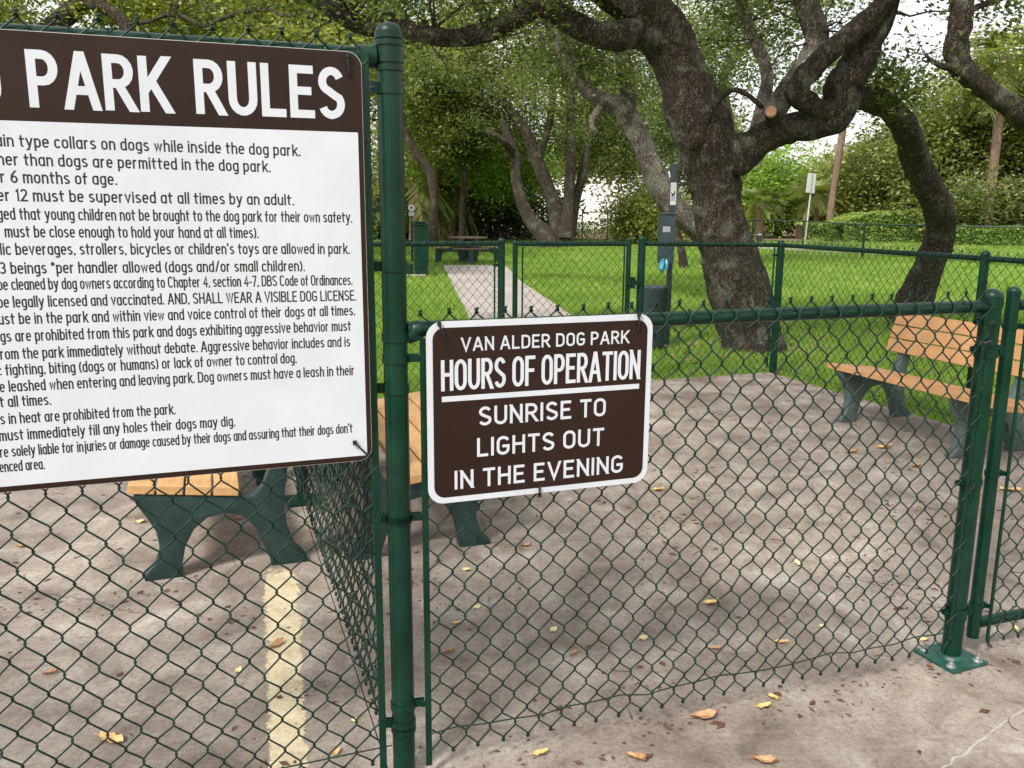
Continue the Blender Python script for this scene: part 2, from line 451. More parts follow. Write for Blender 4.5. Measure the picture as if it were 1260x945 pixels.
# concrete pad cast in separate slabs with real joints between them
pad = bpy.data.objects.new('concrete_pad', None); link(pad); tag(pad, kind='structure')
su = [-5.6, -3.2, -1.62, .018, 2.2, SR]      # joints running away from the camera
tv = [-3.6, -1.20, .85, 3.2, TB]
su[3] = float((gz(430, 800) - P0) @ U)
tv[2] = float((gz(180, 720) - P0) @ V)
base = MB(); base.add([fr(su[0], tv[0], -.022), fr(su[-1], tv[0], -.022), fr(su[-1], tv[-1], -.022), fr(su[0], tv[-1], -.022)], [(0, 1, 2, 3)])
base.build('joint_fill', M['joint'], pad)
slab_src = None
for i in range(len(su) - 1):
    for j in range(len(tv) - 1):
        gp = .0018
        a0, a1, b0, b1 = su[i] + gp, su[i + 1] - gp, tv[j] + gp, tv[j + 1] - gp
        q = MB()
        ch = .002
        top = [fr(a0 + ch, b0 + ch, 0), fr(a1 - ch, b0 + ch, 0), fr(a1 - ch, b1 - ch, 0), fr(a0 + ch, b1 - ch, 0)]
        midr = [fr(a0, b0, -ch), fr(a1, b0, -ch), fr(a1, b1, -ch), fr(a0, b1, -ch)]
        bot = [fr(a0, b0, -.12), fr(a1, b0, -.12), fr(a1, b1, -.12), fr(a0, b1, -.12)]
        fs = [(0, 1, 2, 3)] + [(4 + k, 4 + (k + 1) % 4, (k + 1) % 4, k) for k in range(4)] + [(8 + k, 8 + (k + 1) % 4, 4 + (k + 1) % 4, 4 + k) for k in range(4)]
        q.add(top + midr + bot, fs)
        q.build('slab', M['conc'], pad)
sheet('soil_edge', [fr(-5.6, TB + .001), fr(SR + .001, TB + .001), fr(SR + .001, -3.6), fr(SR + .07, -3.6), fr(SR + .07, TB + .07), fr(-5.6, TB + .07)], -.020, M['soil'], .06)
# path through the back gate to the picnic table
pl = [gz(805, 468), gz(700, 385), gz(640, 345), gz(622, 326)]
pr_ = [np.array([pl[0][0] - 1.50, pl[0][1] - .50, 0]), gz(575, 385), gz(545, 326), gz(520, 326)]
sheet('garden_path', [pl[0], pl[1], pl[2], pl[3], pr_[3], pr_[2], pr_[1], pr_[0]], -.004, M['path'], .05)
def strip(name, a, b_, wd, z, material):
    a = np.array(a[:2], float); b_ = np.array(b_[:2], float); d = (b_ - a) / np.linalg.norm(b_ - a); n = np.array([-d[1], d[0]]) * wd
    return sheet(name, [a, b_, b_ + n, a + n], z, material, .05)
FA, FB, FC = gz(925, 297), gz(1061, 318), None
fdir = (FB - FA) / np.linalg.norm(FB - FA)
strip('sidewalk', FB + np.array([6.5, -4.5, 0]), FA + np.array([-10, 4, 0]), -1.6, -.012, M['path'])

# painted stripe
ST = [gz(318, 700), gz(372, 700), gz(385, 940), gz(325, 940)]
NL, NW = 60, 8
vv = []; ed = []
rng = np.random.default_rng(5)
for i in range(NL + 1):
    f = i / NL * 1.55
    for k in range(NW + 1):
        g_ = k / NW
        a = ST[0] * (1 - f) + ST[3] * f; b_ = ST[1] * (1 - f) + ST[2] * f
        p = a * (1 - g_) + b_ * g_
        vv.append((p[0], p[1], .0006))
        e = abs(g_ - .5) * 2
        ed.append((.30 if e > .95 else .08 if e > .7 else -.05) + (.16 if f < .03 else 0) )
ff = [(i * (NW + 1) + k, i * (NW + 1) + k + 1, (i + 1) * (NW + 1) + k + 1, (i + 1) * (NW + 1) + k) for i in range(NL) for k in range(NW)]
o = np_mesh('painted_stripe', np.array(vv), np.array([f[::-1] for f in ff]), M['cream'], None, False, ('edge', ed))
tag(o, kind='structure')

# pale scored line in the front pavement
a, b_ = gz(1130, 968), gz(1290, 850)
pts = []
for i in range(25):
    f = i / 24; p = a * (1 - f) + b_ * f
    pts.append(p + np.array([rng.normal(0, .004), rng.normal(0, .004), 0]))
vv = []; dd = (b_ - a) / np.linalg.norm(b_ - a); nn = np.array([-dd[1], dd[0], 0])
for p in pts:
    wv = .003 * (1 + rng.normal(0, .3)); vv += [p + nn * wv + [0, 0, .0007], p - nn * wv + [0, 0, .0007]]
o = np_mesh('scored_line', np.array(vv), np.array([(2 * i, 2 * i + 1, 2 * i + 3, 2 * i + 2) for i in range(24)]), M['scored'])
tag(o, kind='structure')

# ------------------------------------------------------------------ chain link
def chain_mesh(name, parent, x0, x1, z0, z1, W=.075, Hh=.088, y=-.026, r=.0025, seg=4, fine=True, material=None, barb=True, jitter=.0015, seed=0):
    nrow = max(2, int(round((z1 - z0) / (Hh / 2)))); nrow += nrow % 2
    hz = (z1 - z0) / nrow
    nw = int((x1 - x0) / (W / 2))
    wx = (x1 - x0) / nw
    rg = np.random.default_rng(seed)
    # smooth sag shared by neighbouring wires
    gx = rg.normal(0, jitter, (nw + 3, nrow + 1)); gzj = rg.normal(0, jitter, (nw + 3, nrow + 1)); gyj = rg.normal(0, jitter * 1.5, (nw + 3, nrow + 1))
    P = []; 
    for k in range(nw):
        line = []
        for j in range(nrow + 1):
            c = k + (j + k) % 2
            out_ = 1 if c > k else -1
            ov = r * .9 if fine else 0
            X = x0 + c * wx + out_ * ov + gx[c, j]; Z_ = z0 + j * hz + gzj[c, j]; Y_ = y + gyj[c, j]
            line.append((X, Y_, Z_, j, out_))
        pts = []
        for j in range(nrow + 1):
            X, Y_, Z_, _, out_ = line[j]
            if not fine:
                pts.append((X, Y_, Z_)); continue
            if j > 0:
                X0, Y0, Z0 = line[j - 1][:3]
                sgn = 1 if (j % 2 == 0) else -1
                pts.append((X + (X0 - X) * .12, Y_ + sgn * r * 1.1, Z_ + (Z0 - Z_) * .20))
            pts.append((X, Y_, Z_))
            if j < nrow:
                X1, Y1, Z1 = line[j + 1][:3]
                sgn = 1 if ((j + 1) % 2 == 0) else -1
                pts.append((X + (X1 - X) * .12, Y_ + sgn * r * 1.1, Z_ + (Z1 - Z_) * .20))
        P.append(pts)
    P = np.array(P)                                     # nw, np, 3
    T = np.empty_like(P); T[:, 1:-1] = P[:, 2:] - P[:, :-2]; T[:, 0] = P[:, 1] - P[:, 0]; T[:, -1] = P[:, -1] - P[:, -2]
    T /= np.linalg.norm(T, axis=2, keepdims=True)
    A = np.cross(T, np.array([0, 1.0, 0])); A /= np.linalg.norm(A, axis=2, keepdims=True); B = np.cross(T, A)
    rings = []
    for q in range(seg):
        an = 2 * PI * (q + .5) / seg
        rings.append(P + (A * math.cos(an) + B * math.sin(an)) * r)
    R_ = np.stack(rings, 2)                             # nw,np,seg,3
    nwv, npv = P.shape[:2]
    Vv = R_.reshape(-1, 3)
    idx = np.arange(nwv * npv * seg).reshape(nwv, npv, seg)
    a_ = idx[:, :-1, :]; b2 = idx[:, 1:, :]
    F_ = np.stack([a_, np.roll(a_, -1, 2), np.roll(b2, -1, 2), b2], -1).reshape(-1, 4)
    allV = [Vv]; allF = [F_]; n = len(Vv)
    if barb:
        mbk = MB()
        for c in range(0, nw + 1):
            for j, sg in ((0, -1), (nrow, 1)):
                # apex where wires c-1 and c meet
                if (j + c - 1) % 2 != 1: continue
                X = x0 + c * wx + gx[c, j]; Z_ = z0 + j * hz + gzj[c, j]
                q0 = .004
                h = .007
                mbk.tube([(X - .004, y - .003, Z_ - sg * .006), (X - .001, y + .002, Z_), (X + .003, y - .003, Z_ + sg * h * .6), (X - .003, y - .001, Z_ + sg * h)], r * 1.05, 4)
                mbk.tube([(X + .005, y + .003, Z_ - sg * .007), (X + .001, y - .003, Z_ + sg * .001), (X - .004, y + .002, Z_ + sg * h * .5), (X + .006, y + .001, Z_ + sg * h * 1.0)], r * 1.05, 4)
        if mbk.v:
            fq = [f for f in mbk.f if len(f) == 4]
            allV.append(np.array(mbk.v)); allF.append(np.array(fq) + n)
    o = np_mesh(name, np.concatenate(allV), np.concatenate(allF), material or M['wire'], parent, True)
    return o
def round_cap(r, z0, h):
    return [(r * 1.0, z0), (r * 1.09, z0 + .002), (r * 1.09, z0 + h * .42), (r * 1.0, z0 + h * .44)] + [(r * 1.02 * math.cos(a), z0 + h * .44 + (h * .56) * math.sin(a)) for a in [PI / 2 * k / 6 for k in range(0, 6)]] + [(r * .03, z0 + h)]
def post(parent, x, y, r, ztop, capr=None, name='post', z0=-.02, cap=.045, seg=28, mt=None):
    q = MB(); q.lathe([(r, z0), (r, ztop - cap)], x, y, seg)
    p = q.build(name, mt or M['green'], parent, True)
    q = MB(); q.lathe(round_cap(r, ztop - cap, cap), x, y, seg)
    q.build('post_cap', mt or M['green'], p, True)
    return p
def band(parent, x, y, r, z, w_=.022, lug=None, name='brace_band'):
    """steel band round a post, lug = direction (dx,dy) of its bolted ears and their length"""
    q = MB(); q.lathe([(r, z - w_ / 2), (r + .0035, z - w_ / 2), (r + .0035, z + w_ / 2), (r, z + w_ / 2)], x, y, 28)
    if lug:
        dx, dy, L = lug; nx, ny = -dy, dx
        for s in (-1, 1):
            off = s * .006
            c = [(x + dx * r * .9 + nx * off, y + dy * r * .9 + ny * off), (x + dx * (r + L) + nx * off, y + dy * (r + L) + ny * off)]
            h = w_ / 2; tt = .0015
            v_ = []
            for (cx, cy) in c:
                for sn in (-1, 1):
                    for sz_ in (-1, 1):
                        v_.append((cx + nx * tt * sn, cy + ny * tt * sn, z + h * sz_))
            q.add(v_, [(0, 1, 3, 2), (4, 6, 7, 5), (0, 4, 5, 1), (2, 3, 7, 6), (0, 2, 6, 4), (1, 5, 7, 3)])
        bx, by = x + dx * (r + L * .8), y + dy * (r + L * .8)
        q.tube([(bx - nx * .016, by - ny * .016, z), (bx + nx * .016, by + ny * .016, z)], .0045, 8)
        q.tube([(bx - nx * .014, by - ny * .014, z), (bx - nx * .009, by - ny * .009, z)], .009, 6)
    return q.build(name, M['green'], parent, True)
def rail(parent, a, b_, r=.0205, name='top_rail', mt=None, seg=16):
    q = MB(); q.tube([a, b_], r, seg)
    return q.build(name, mt or M['green'], parent, True)
def ties(parent, xs, y, z, r, name='tie_wire'):
    for x in xs:
        q = MB()
        pts = [(x + .004 * math.sin(a * 2), y + math.cos(a) * (r + .004), z + math.sin(a) * (r + .004)) for a in np.linspace(-2.6, 2.9, 14)]
        q.tube(pts, .0019, 5)
        q.build(name, M['wire'], parent, True)

PR = .031
# --- tall front fence holding the big sign (left)
TALL = 1.853
BX0, BX1 = -.0735, -.0545
t = thing('tall_chain_link_fence', 'tall green chain-link fence behind the rules sign, ending at the thick dome-capped post', 'fence', PF, TH)
post(t, 0, 0, PR, 1.933, cap=.04, z0=-.075)
chain_mesh('chain_mesh', t, -2.6, -.058, .010, 1.8905, W=.0755, Hh=.090, seed=1)
rail(t, (-2.6, 0, TALL), (-.036, 0, TALL), .021)
post(t, -2.65, 0, PR, 1.933, cap=.04, z0=-.075)
q = MB(); q.box(BX0, BX1, -.032, -.026, -.04, 1.86); q.build('tension_bar', M['green'], t, bevel=.001)
q = MB(); q.tube([(-2.6, -.030, .055), (-1.9, -.031, .047), (-1.2, -.030, .058), (-.6, -.03, .049), (-.04, -.03, .055)], .0022, 5); q.build('tension_wire', M['wire'], t, True)
# the ring stack and bands on the main post
for z, w_ in ((1.885, .012), (1.855, .030), (1.828, .012)):
    band(t, 0, 0, PR, z, w_, (-1, 0, .02) if w_ > .02 else None)
band(t, 0, 0, PR, 1.782, .026, (-1, -.2, .02))
for z in (1.36, 1.05, .70, .10): band(t, 0, 0, PR, z, .024, (-.95, .25, .035))
q = MB(); q.lathe([(.019, 0), (.026, .004), (.026, .045), (.02, .05)], 0, 0, 20)
o = q.build('rail_end_cup', M['green'], t, True); o.rotation_euler = (0, -PI / 2, 0); o.location = (-.03, 0, TALL)
ties(t, np.arange(-2.4, -.1, .45), 0, TALL, .021)

# --- low front fence panel with the hours sign
S1 = 1.976
t = thing('low_chain_link_fence', 'low green chain-link fence panel between the two front posts, carrying the hours sign', 'fence', PF, TH)
chain_mesh('chain_mesh', t, .062, S1 - .03, .004, 1.246, W=.0735, Hh=.088, seed=2)
rail(t, (.03, 0, 1.2), (S1 - .03, 0, 1.2), .0205)
q = MB(); q.tube([(.028, 0, 1.176), (.040, 0, 1.184), (.052, 0, 1.197), (.066, 0, 1.2)], [.016, .022, .0245, .0245], 14); q.build('rail_end_cup', M['green'], t, True)
q = MB(); q.box(.056, .073, -.032, -.026, -.03, 1.18); q.build('tension_bar', M['green'], t, bevel=.001)
q = MB(); q.box(S1 - .052, S1 - .038, -.030, -.025, .03, 1.18); q.build('tension_bar', M['green'], t, bevel=.001)
pts = [(.06 + (S1 - .1) * i / 22, -.031 + .002 * math.sin(i * 2.1), .066 + .006 * math.sin(i * 1.3) + .004 * math.sin(i * 2.9)) for i in range(23)]
q = MB(); q.tube(pts, .0022, 5); q.build('tension_wire', M['wire'], t, True)
for z in (1.182, 1.127, .70, .155, .085): band(t, 0, 0, PR, z, .020, (1, -.12, .028) if z not in (.085,) else None)
p1 = post(t, S1, 0, .0325, 1.257, cap=.045, z0=-.052)
for z in (1.205, 1.150, 1.06, .60, .13): band(t, S1, 0, .0325, z, .020, (-1, -.1, .028))
# base plate under the right post
q = MB(); q.box(-.085, .085, -.085, .085, 0, .011)
o = q.build('base_plate', M['plate'], t, bevel=.002); o.location = (S1, 0, -.0595); o.rotation_euler = (0, 0, math.radians(4))
q = MB(); q.lathe([(.0325, -.048), (.043, -.048), (.038, -.040), (.0325, -.036)], S1, 0, 24); q.build('weld_collar', M['plate'], t, True)
for dx in (-1, 1):
    for dy in (-1, 1):
        q = MB(); q.lathe([(.018, .0), (.018, .003), (.011, .0031), (.011, .013), (.006, .0132), (.006, .03), (.004, .031)], 0, 0, 6)
        o = q.build('anchor_bolt', M['zinc'], t); o.location = (S1 + dx * .06, dy * .06, -.048)
ties(t, np.arange(.35, S1 - .1, .5), 0, 1.2, .0205)
# black straps poking from the mesh beside the right post
for z, L in ((1.155, .03), (1.09, .055), (.60, .035)):
    q = MB(); q.tube([(S1 - .03, -.04, z), (S1 - .03 - L, -.06, z - .002)], .0055, 6)
    q.build('bolt_strap', M['black'], t, True)

# --- front gate at the right edge
GS = S1 + .092
t = thing('walk_gate', 'green chain-link gate leaf hung on the base-plated post at the right edge', 'gate', PF, TH)
post(t, GS, 0, .021, 1.262, name='gate_stile', z0=.010, cap=.028, seg=20)
post(t, GS + 1.05, 0, .021, 1.262, name='gate_stile', z0=.010, cap=.028, seg=20)
rail(t, (GS + .018, 0, 1.2), (GS + 1.03, 0, 1.2), .0195)
rail(t, (GS + .018, 0, .062), (GS + 1.03, 0, .062), .0195, 'bottom_rail')
chain_mesh('chain_mesh', t, GS + .045, GS + 1.02, -.005, 1.235, W=.0735, Hh=.088, seed=3)
q = MB(); q.box(GS + .034, GS + .046, -.031, -.025, .0, 1.2); q.build('tension_bar', M['green'], t, bevel=.001)
for z in (1.05, .12):
    q = MB(); q.lathe([(.034, z - .02), (.037, z - .02), (.037, z + .02), (.034, z + .02)], S1, 0, 20)
    q.box(S1 + .03, GS - .015, -.008, .008, z - .018, z + .018)
    q.tube([(GS - .045, -.018, z), (GS - .045, .018, z)], .007, 8)
    q.build('hinge', M['green'], t, True)
for z in (1.13, .62, .13): band(t, GS, 0, .021, z, .018, (1, -.15, .02))

# --- tall fence dividing the two pens, running away from the main post
t = thing('dividing_chain_link_fence', 'tall green chain-link divider running back from the thick post between the two orange benches', 'fence', PF, TH + PI / 2)
t_len = 4.85
chain_mesh('chain_mesh', t, .03, t_len, .055, 1.84, W=.056, Hh=.088, y=.052, seed=4, r=.0030)
rail(t, (.06, .045, 1.79), (t_len, .045, 1.79), .019)
q = MB(); q.box(.034, .041, .048, .055, .03, 1.80); q.build('tension_bar', M['green'], t, bevel=.001)
post(t, 2.45, .03, .030, 1.84, z0=-.055)
q = MB(); q.box(2.36, 2.54, -.06, .12, -.0595, -.048); q.build('base_plate', M['green'], t, bevel=.002)
post(t, t_len, .03, .028, 1.84, z0=-.07)

# --- back fence of the pen, its gate and right-hand run
RZ = lambda s: 1.205 + .02 * max(0, (2.6 - s)) / 2.0
SC, TC = 4.79, 4.945
cor = fr(SC, TC)
def s_at(px, py=298):
    d = _ray(px, py); o_ = P0 + V * TC; c_ = np.array([0, 0, CH]); t_ = ((o_ - c_) @ V) / (d @ V)
    return float((c_ + d * t_ - o_) @ U)
OB = P0 + V * TC
sA, sB, sC_, sD = s_at(617) / K, s_at(634) / K, s_at(774) / K, s_at(790) / K
SC /= K
t = thing('back_fence', 'low chain-link fence at the back of the pen, left of the small gate', 'fence', OB, TH); t.scale = (K, K, K)
chain_mesh('chain_mesh', t, -1.4, sA - .03, .03, 1.245, W=.075, Hh=.088, r=.0024, seg=3, fine=False, seed=5)
rail(t, (-1.4, 0, 1.235), (sA - .02, 0, 1.225), .0195)
post(t, sA, 0, .030, 1.275); post(t, -1.4, 0, .030, 1.26)
q = MB(); q.box(sA - .075, sA - .062, -.033, -.025, .05, 1.2); q.build('tension_bar', M['green'], t)
for z in (1.05, .6, .3): band(t, sA, 0, .03, z, .02, (-1, 0, .04))
t = thing('garden_gate', 'small green chain-link gate leaf across the pale path in the back fence', 'gate', OB, TH); t.scale = (K, K, K)
post(t, sB, 0, .022, 1.25, name='gate_stile', z0=.05, cap=.03); post(t, sC_, 0, .022, 1.27, name='gate_stile', z0=.05, cap=.03)
rail(t, (sB, 0, 1.222), (sC_, 0, 1.215), .0195); rail(t, (sB, 0, .12), (sC_, 0, .12), .0195, 'bottom_rail')
chain_mesh('chain_mesh', t, sB + .05, sC_ - .05, .08, 1.25, W=.075, Hh=.088, r=.0024, seg=3, fine=False, seed=6)
for x in (sB + .055, sC_ - .055):
    q = MB(); q.box(x - .006, x + .006, -.033, -.025, .1, 1.2); q.build('tension_bar', M['green'], t)
q = MB(); q.box(sC_ - .03, sD + .02, -.035, -.022, .86, .90); q.box(sC_ + .02, sC_ + .05, -.05, -.01, .83, .93); q.build('latch', M['green'], t, bevel=.003)
t = thing('corner_fence', 'low green chain-link fence from the gate latch post to the corner by the big oak', 'fence', OB, TH); t.scale = (K, K, K)
post(t, sD, 0, .034, 1.285); post(t, SC, 0, .034, 1.235)
rail(t, (sD, 0, 1.215), (SC, 0, 1.192), .0195)
chain_mesh('chain_mesh', t, sD + .04, SC - .05, .02, 1.222, W=.075, Hh=.088, r=.0024, seg=3, fine=False, seed=7)
for x in (SC - .09,):
    q = MB(); q.box(x - .006, x + .006, -.033, -.025, .05, 1.17); q.build('tension_bar', M['green'], t)
for z in (1.1, .7, .3): band(t, SC, 0, .034, z, .02, (-1, 0, .05))
RL = 4.9
t = thing('side_fence', 'low chain-link fence behind the right bench, running from the oak corner', 'fence', cor, TH - PI / 2); t.scale = (K, K, K)
chain_mesh('chain_mesh', t, .05, RL, .02, 1.232, W=.075, Hh=.088, y=-.026, r=.0023, seg=3, fine=False, seed=8)
rail(t, (0, 0, 1.192), (RL, 0, 1.188), .0195)
post(t, 2.26, 0, .030, 1.245); post(t, RL, 0, .030, 1.245)
q = MB(); q.box(.06, .072, -.033, -.025, .05, 1.17); q.build('tension_bar', M['green'], t)
q = MB(); q.tube([(.05, -.03, .06), (RL, -.03, .06)], .002, 4); q.build('tension_wire', M['wire'], t)

# --- far fence along the lawn's end
def far_fence(name, label, pts, zr=1.12, W=.16):
    pts = [np.array(p, float) for p in pts]
    t = thing(name, label, 'fence', pts[0])
    for i in range(len(pts) - 1):
        a, b_ = pts[i] - pts[0], pts[i + 1] - pts[0]
        L = float(np.linalg.norm(b_ - a)); ang = math.atan2(b_[1] - a[1], b_[0] - a[0])
        q = MB(); q.tube([(0, 0, zr), (L, 0, zr)], .026, 8); o = q.build('top_rail', M['green'], t, True); o.location = tuple(a); o.rotation_euler = (0, 0, ang)
        o = chain_mesh('chain_mesh', t, 0, L, .05, zr + .02, W=W, Hh=W * 1.15, y=0, r=.0028, seg=3, fine=False, barb=False, seed=20 + i)
        o.location = tuple(a); o.rotation_euler = (0, 0, ang)
    for p in pts:
        q = MB(); q.lathe([(.038, -.03), (.038, zr + .04), (.02, zr + .07)], *(p - pts[0])[:2], 10); q.build('post', M['green'], t, True)
    return t
fp = [gz(1262, 325), gz(1155, 321), gz(1061, 316), gz(987, 303), gz(925, 298.5), gz(860, 297)]
far_fence('far_boundary_fence', 'distant green chain-link fence in front of the hedges, right of the big oak', fp)
fp = [gz(835, 295), gz(783, 294), gz(747, 294), gz(716, 293)]
far_fence('far_corner_fence', 'distant green chain-link fence in front of the white wall, between the two oaks', fp, 1.45, .2)
fp = [gz(662, 294), gz(622, 294), gz(590, 294), gz(548, 295), gz(505, 296), gz(440, 297)]
far_fence('far_left_fence', 'distant green chain-link fence in front of the dark undergrowth behind the picnic table', fp, 1.35, .2)

# ------------------------------------------------------------------ signs
def _arc(cx, cy, rx, ry, a0, a1, n=9):
    return [(cx + rx * math.cos(math.radians(a0 + (a1 - a0) * k / n)), cy + ry * math.sin(math.radians(a0 + (a1 - a0) * k / n))) for k in range(n + 1)]
def _stad(x0, x1, y0, y1, r):      # closed rounded bowl
    return _arc(x1 - r, y1 - r, r, r, 0, 90, 6) + _arc(x0 + r, y1 - r, r, r, 90, 180, 6) + _arc(x0 + r, y0 + r, r, r, 180, 270, 6) + _arc(x1 - r, y0 + r, r, r, 270, 360, 6)
w_ = .54
G_ = {  # glyph: (width, [strokes]); strokes are centre lines in cap-height units
 'A': (.62, [[(0, 0), (.28, 1)], [(.34, 1), (.62, 0)], [(.11, .30), (.51, .30)]]),
 'B': (w_, [[(0, 0), (0, 1)], [(0, 1), (.28, 1)] + _arc(.28, .765, .23, .235, 90, -90)[1:] + [(0, .53)], [(0, .53), (.30, .53)] + _arc(.30, .265, .24, .265, 90, -90)[1:] + [(0, 0)]]),
 'C': (w_, [_arc(.27, .74, .27, .26, 20, 180) + _arc(.27, .26, .27, .26, 180, 340)]),
 'D': (w_, [[(0, 0), (0, 1)], [(0, 1), (.24, 1)] + _arc(.24, .70, .30, .30, 90, 0)[1:] + _arc(.24, .30, .30, .30, 0, -90) + [(0, 0)]]),
 'E': (.46, [[(0, 0), (0, 1)], [(0, 1), (.44, 1)], [(0, .52), (.38, .52)], [(0, 0), (.46, 0)]]),
 'F': (.44, [[(0, 0), (0, 1)], [(0, 1), (.44, 1)], [(0, .52), (.38, .52)]]),
 'G': (w_, [_arc(.27, .74, .27, .26, 20, 180) + _arc(.27, .26, .27, .26, 180, 360) + [(.54, .46), (.30, .46)]]),
 'H': (w_, [[(0, 0), (0, 1)], [(.54, 0), (.54, 1)], [(0, .53), (.54, .53)]]),
 'I': (.0, [[(0, 0), (0, 1)]]),
 'K': (.56, [[(0, 0), (0, 1)], [(.52, 1), (.02, .36)], [(.19, .58), (.56, 0)]]),
 'L': (.44, [[(0, 1), (0, 0), (.44, 0)]]),
 'N': (w_, [[(0, 0), (0, 1)], [(0, 1), (.54, 0)], [(.54, 0), (.54, 1)]]),
 'O': (w_, [_stad(0, .54, 0, 1, .27) + ['c']]),
 'P': (.50, [[(0, 0), (0, 1)], [(0, 1), (.25, 1)] + _arc(.25, .73, .25, .27, 90, -90)[1:] + [(0, .46)]]),
 'R': (.53, [[(0, 0), (0, 1)], [(0, 1), (.26, 1)] + _arc(.26, .74, .25, .26, 90, -90)[1:] + [(0, .48)], [(.24, .48), (.53, 0)]]),
 'S': (.52, [_arc(.26, .75, .25, .25, 22, 180) + _arc(.30, .75, .29, .22, 180, 243, 4)[1:] + [(.38, .43)] + _arc(.24, .25, .28, .25, 45, -60, 9)[1:] + _arc(.26, .25, .26, .25, -90, -160, 5)]),
 'T': (.50, [[(.25, 0), (.25, 1)], [(0, 1), (.50, 1)]]),
 'U': (w_, [[(0, 1)] + _arc(.27, .27, .27, .27, 180, 360) + [(.54, 1)]]),
 'V': (.60, [[(0, 1), (.30, 0), (.60, 1)]]),
 'W': (.80, [[(0, 1), (.20, 0), (.40, .95), (.60, 0), (.80, 1)]]),
 '1': (.16, [[(0, .80), (.16, 1), (.16, 0)]]),
 '2': (.46, [_arc(.23, .76, .23, .24, 165, 0) + [(.44, .62), (0, 0), (.48, 0)]]),
 '3': (.46, [_arc(.22, .75, .22, .25, 150, -70) + [(.16, .53)], [(.16, .53)] + _arc(.21, .265, .25, .265, 80, -150)]),
 '4': (.50, [[(.38, 0), (.38, 1), (0, .28), (.52, .28)]]),
 '6': (.46, [_arc(.23, .27, .23, .27, 0, 360, 16)[:-1] + ['c'], [(0, .30), (.04, .62), (.34, 1)]]),
 '7': (.46, [[(0, 1), (.46, 1), (.14, 0)]]),
 'a': (.42, [_stad(0, .42, 0, .70, .20) + ['c'], [(.42, 0), (.42, .70)]]),
 'b': (.42, [_stad(0, .42, 0, .70, .20) + ['c'], [(0, 0), (0, 1)]]),
 'c': (.38, [_arc(.21, .49, .21, .21, 25, 180) + _arc(.21, .21, .21, .21, 180, 335)]),
 'd': (.42, [_stad(0, .42, 0, .70, .20) + ['c'], [(.42, 0), (.42, 1)]]),
 'e': (.42, [[(0, .37), (.42, .37)] + _arc(.21, .49, .21, .21, 0, 180)[1:] + _arc(.21, .21, .21, .21, 180, 330)]),
 'f': (.26, [[(.10, 0), (.10, .84)] + _arc(.24, .84, .14, .16, 180, 90, 5)[1:], [(0, .66), (.26, .66)]]),
 'g': (.42, [_stad(0, .42, 0, .70, .20) + ['c'], [(.42, .70), (.42, -.12)] + _arc(.22, -.12, .20, .17, 0, -150, 7)[1:]]),
 'h': (.42, [[(0, 0), (0, 1)], [(0, .42)] + _arc(.21, .49, .21, .21, 180, 0) + [(.42, 0)]]),
 'i': (.0, [[(0, 0), (0, .70)], [(0, .93), (0, .95)]]),
 'j': (.12, [[(.12, .70), (.12, -.14)] + _arc(-.02, -.14, .14, .15, 0, -80, 5)[1:], [(.12, .93), (.12, .95)]]),
 'k': (.40, [[(0, 0), (0, 1)], [(.38, .70), (.02, .26)], [(.15, .42), (.42, 0)]]),
 'l': (.0, [[(0, 0), (0, 1)]]),
 'm': (.68, [[(0, 0), (0, .70)], [(0, .45)] + _arc(.17, .53, .17, .17, 180, 0, 7) + [(.34, 0)], [(.34, .45)] + _arc(.51, .53, .17, .17, 180, 0, 7) + [(.68, 0)]]),
 'n': (.42, [[(0, 0), (0, .70)], [(0, .42)] + _arc(.21, .49, .21, .21, 180, 0) + [(.42, 0)]]),
 'o': (.42, [_stad(0, .42, 0, .70, .21) + ['c']]),
 'p': (.42, [_stad(0, .42, 0, .70, .20) + ['c'], [(0, -.30), (0, .70)]]),
 'r': (.26, [[(0, 0), (0, .70)], [(0, .42)] + _arc(.22, .46, .22, .24, 180, 75, 6)]),
 's': (.38, [_arc(.19, .525, .18, .175, 30, 180, 7) + _arc(.22, .525, .21, .15, 180, 240, 3)[1:] + [(.27, .31)] + _arc(.17, .175, .21, .175, 40, -60, 6)[1:] + _arc(.19, .175, .19, .175, -90, -155, 4)]),
 't': (.28, [[(.10, .92)] + _arc(.25, .15, .15, .15, 180, 275, 5), [(0, .68), (.28, .68)]]),
 'u': (.42, [[(0, .70)] + _arc(.21, .21, .21, .21, 180, 360) + [(.42, .42)], [(.42, 0), (.42, .70)]]),
 'v': (.42, [[(0, .70), (.21, 0), (.42, .70)]]),
 'w': (.62, [[(0, .70), (.155, 0), (.31, .64), (.465, 0), (.62, .70)]]),
 'x': (.42, [[(0, .70), (.42, 0)], [(0, 0), (.42, .70)]]),
 'y': (.44, [[(0, .70), (.22, .02)], [(.44, .70), (.14, -.26), (.02, -.28)]]),
 '.': (.0, [[(0, 0), (0, .02)]]), ',': (.03, [[(.02, .03), (0, -.06)]]), ':': (.0, [[(0, .04), (0, .06)], [(0, .58), (0, .60)]]),
 "'": (.0, [[(0, .82), (0, 1)]]), '(': (.14, [_arc(.42, .43, .42, .66, 125, 235, 8)]), ')': (.14, [_arc(-.28, .43, .42, .66, 55, -55, 8)]),
 '*': (.24, [[(.12, .74), (.12, .96)], [(.03, .79), (.21, .91)], [(.03, .91), (.21, .79)]]), '/': (.34, [[(0, -.05), (.34, 1)]]), '-': (.22, [[(0, .38), (.22, .38)]]),
}
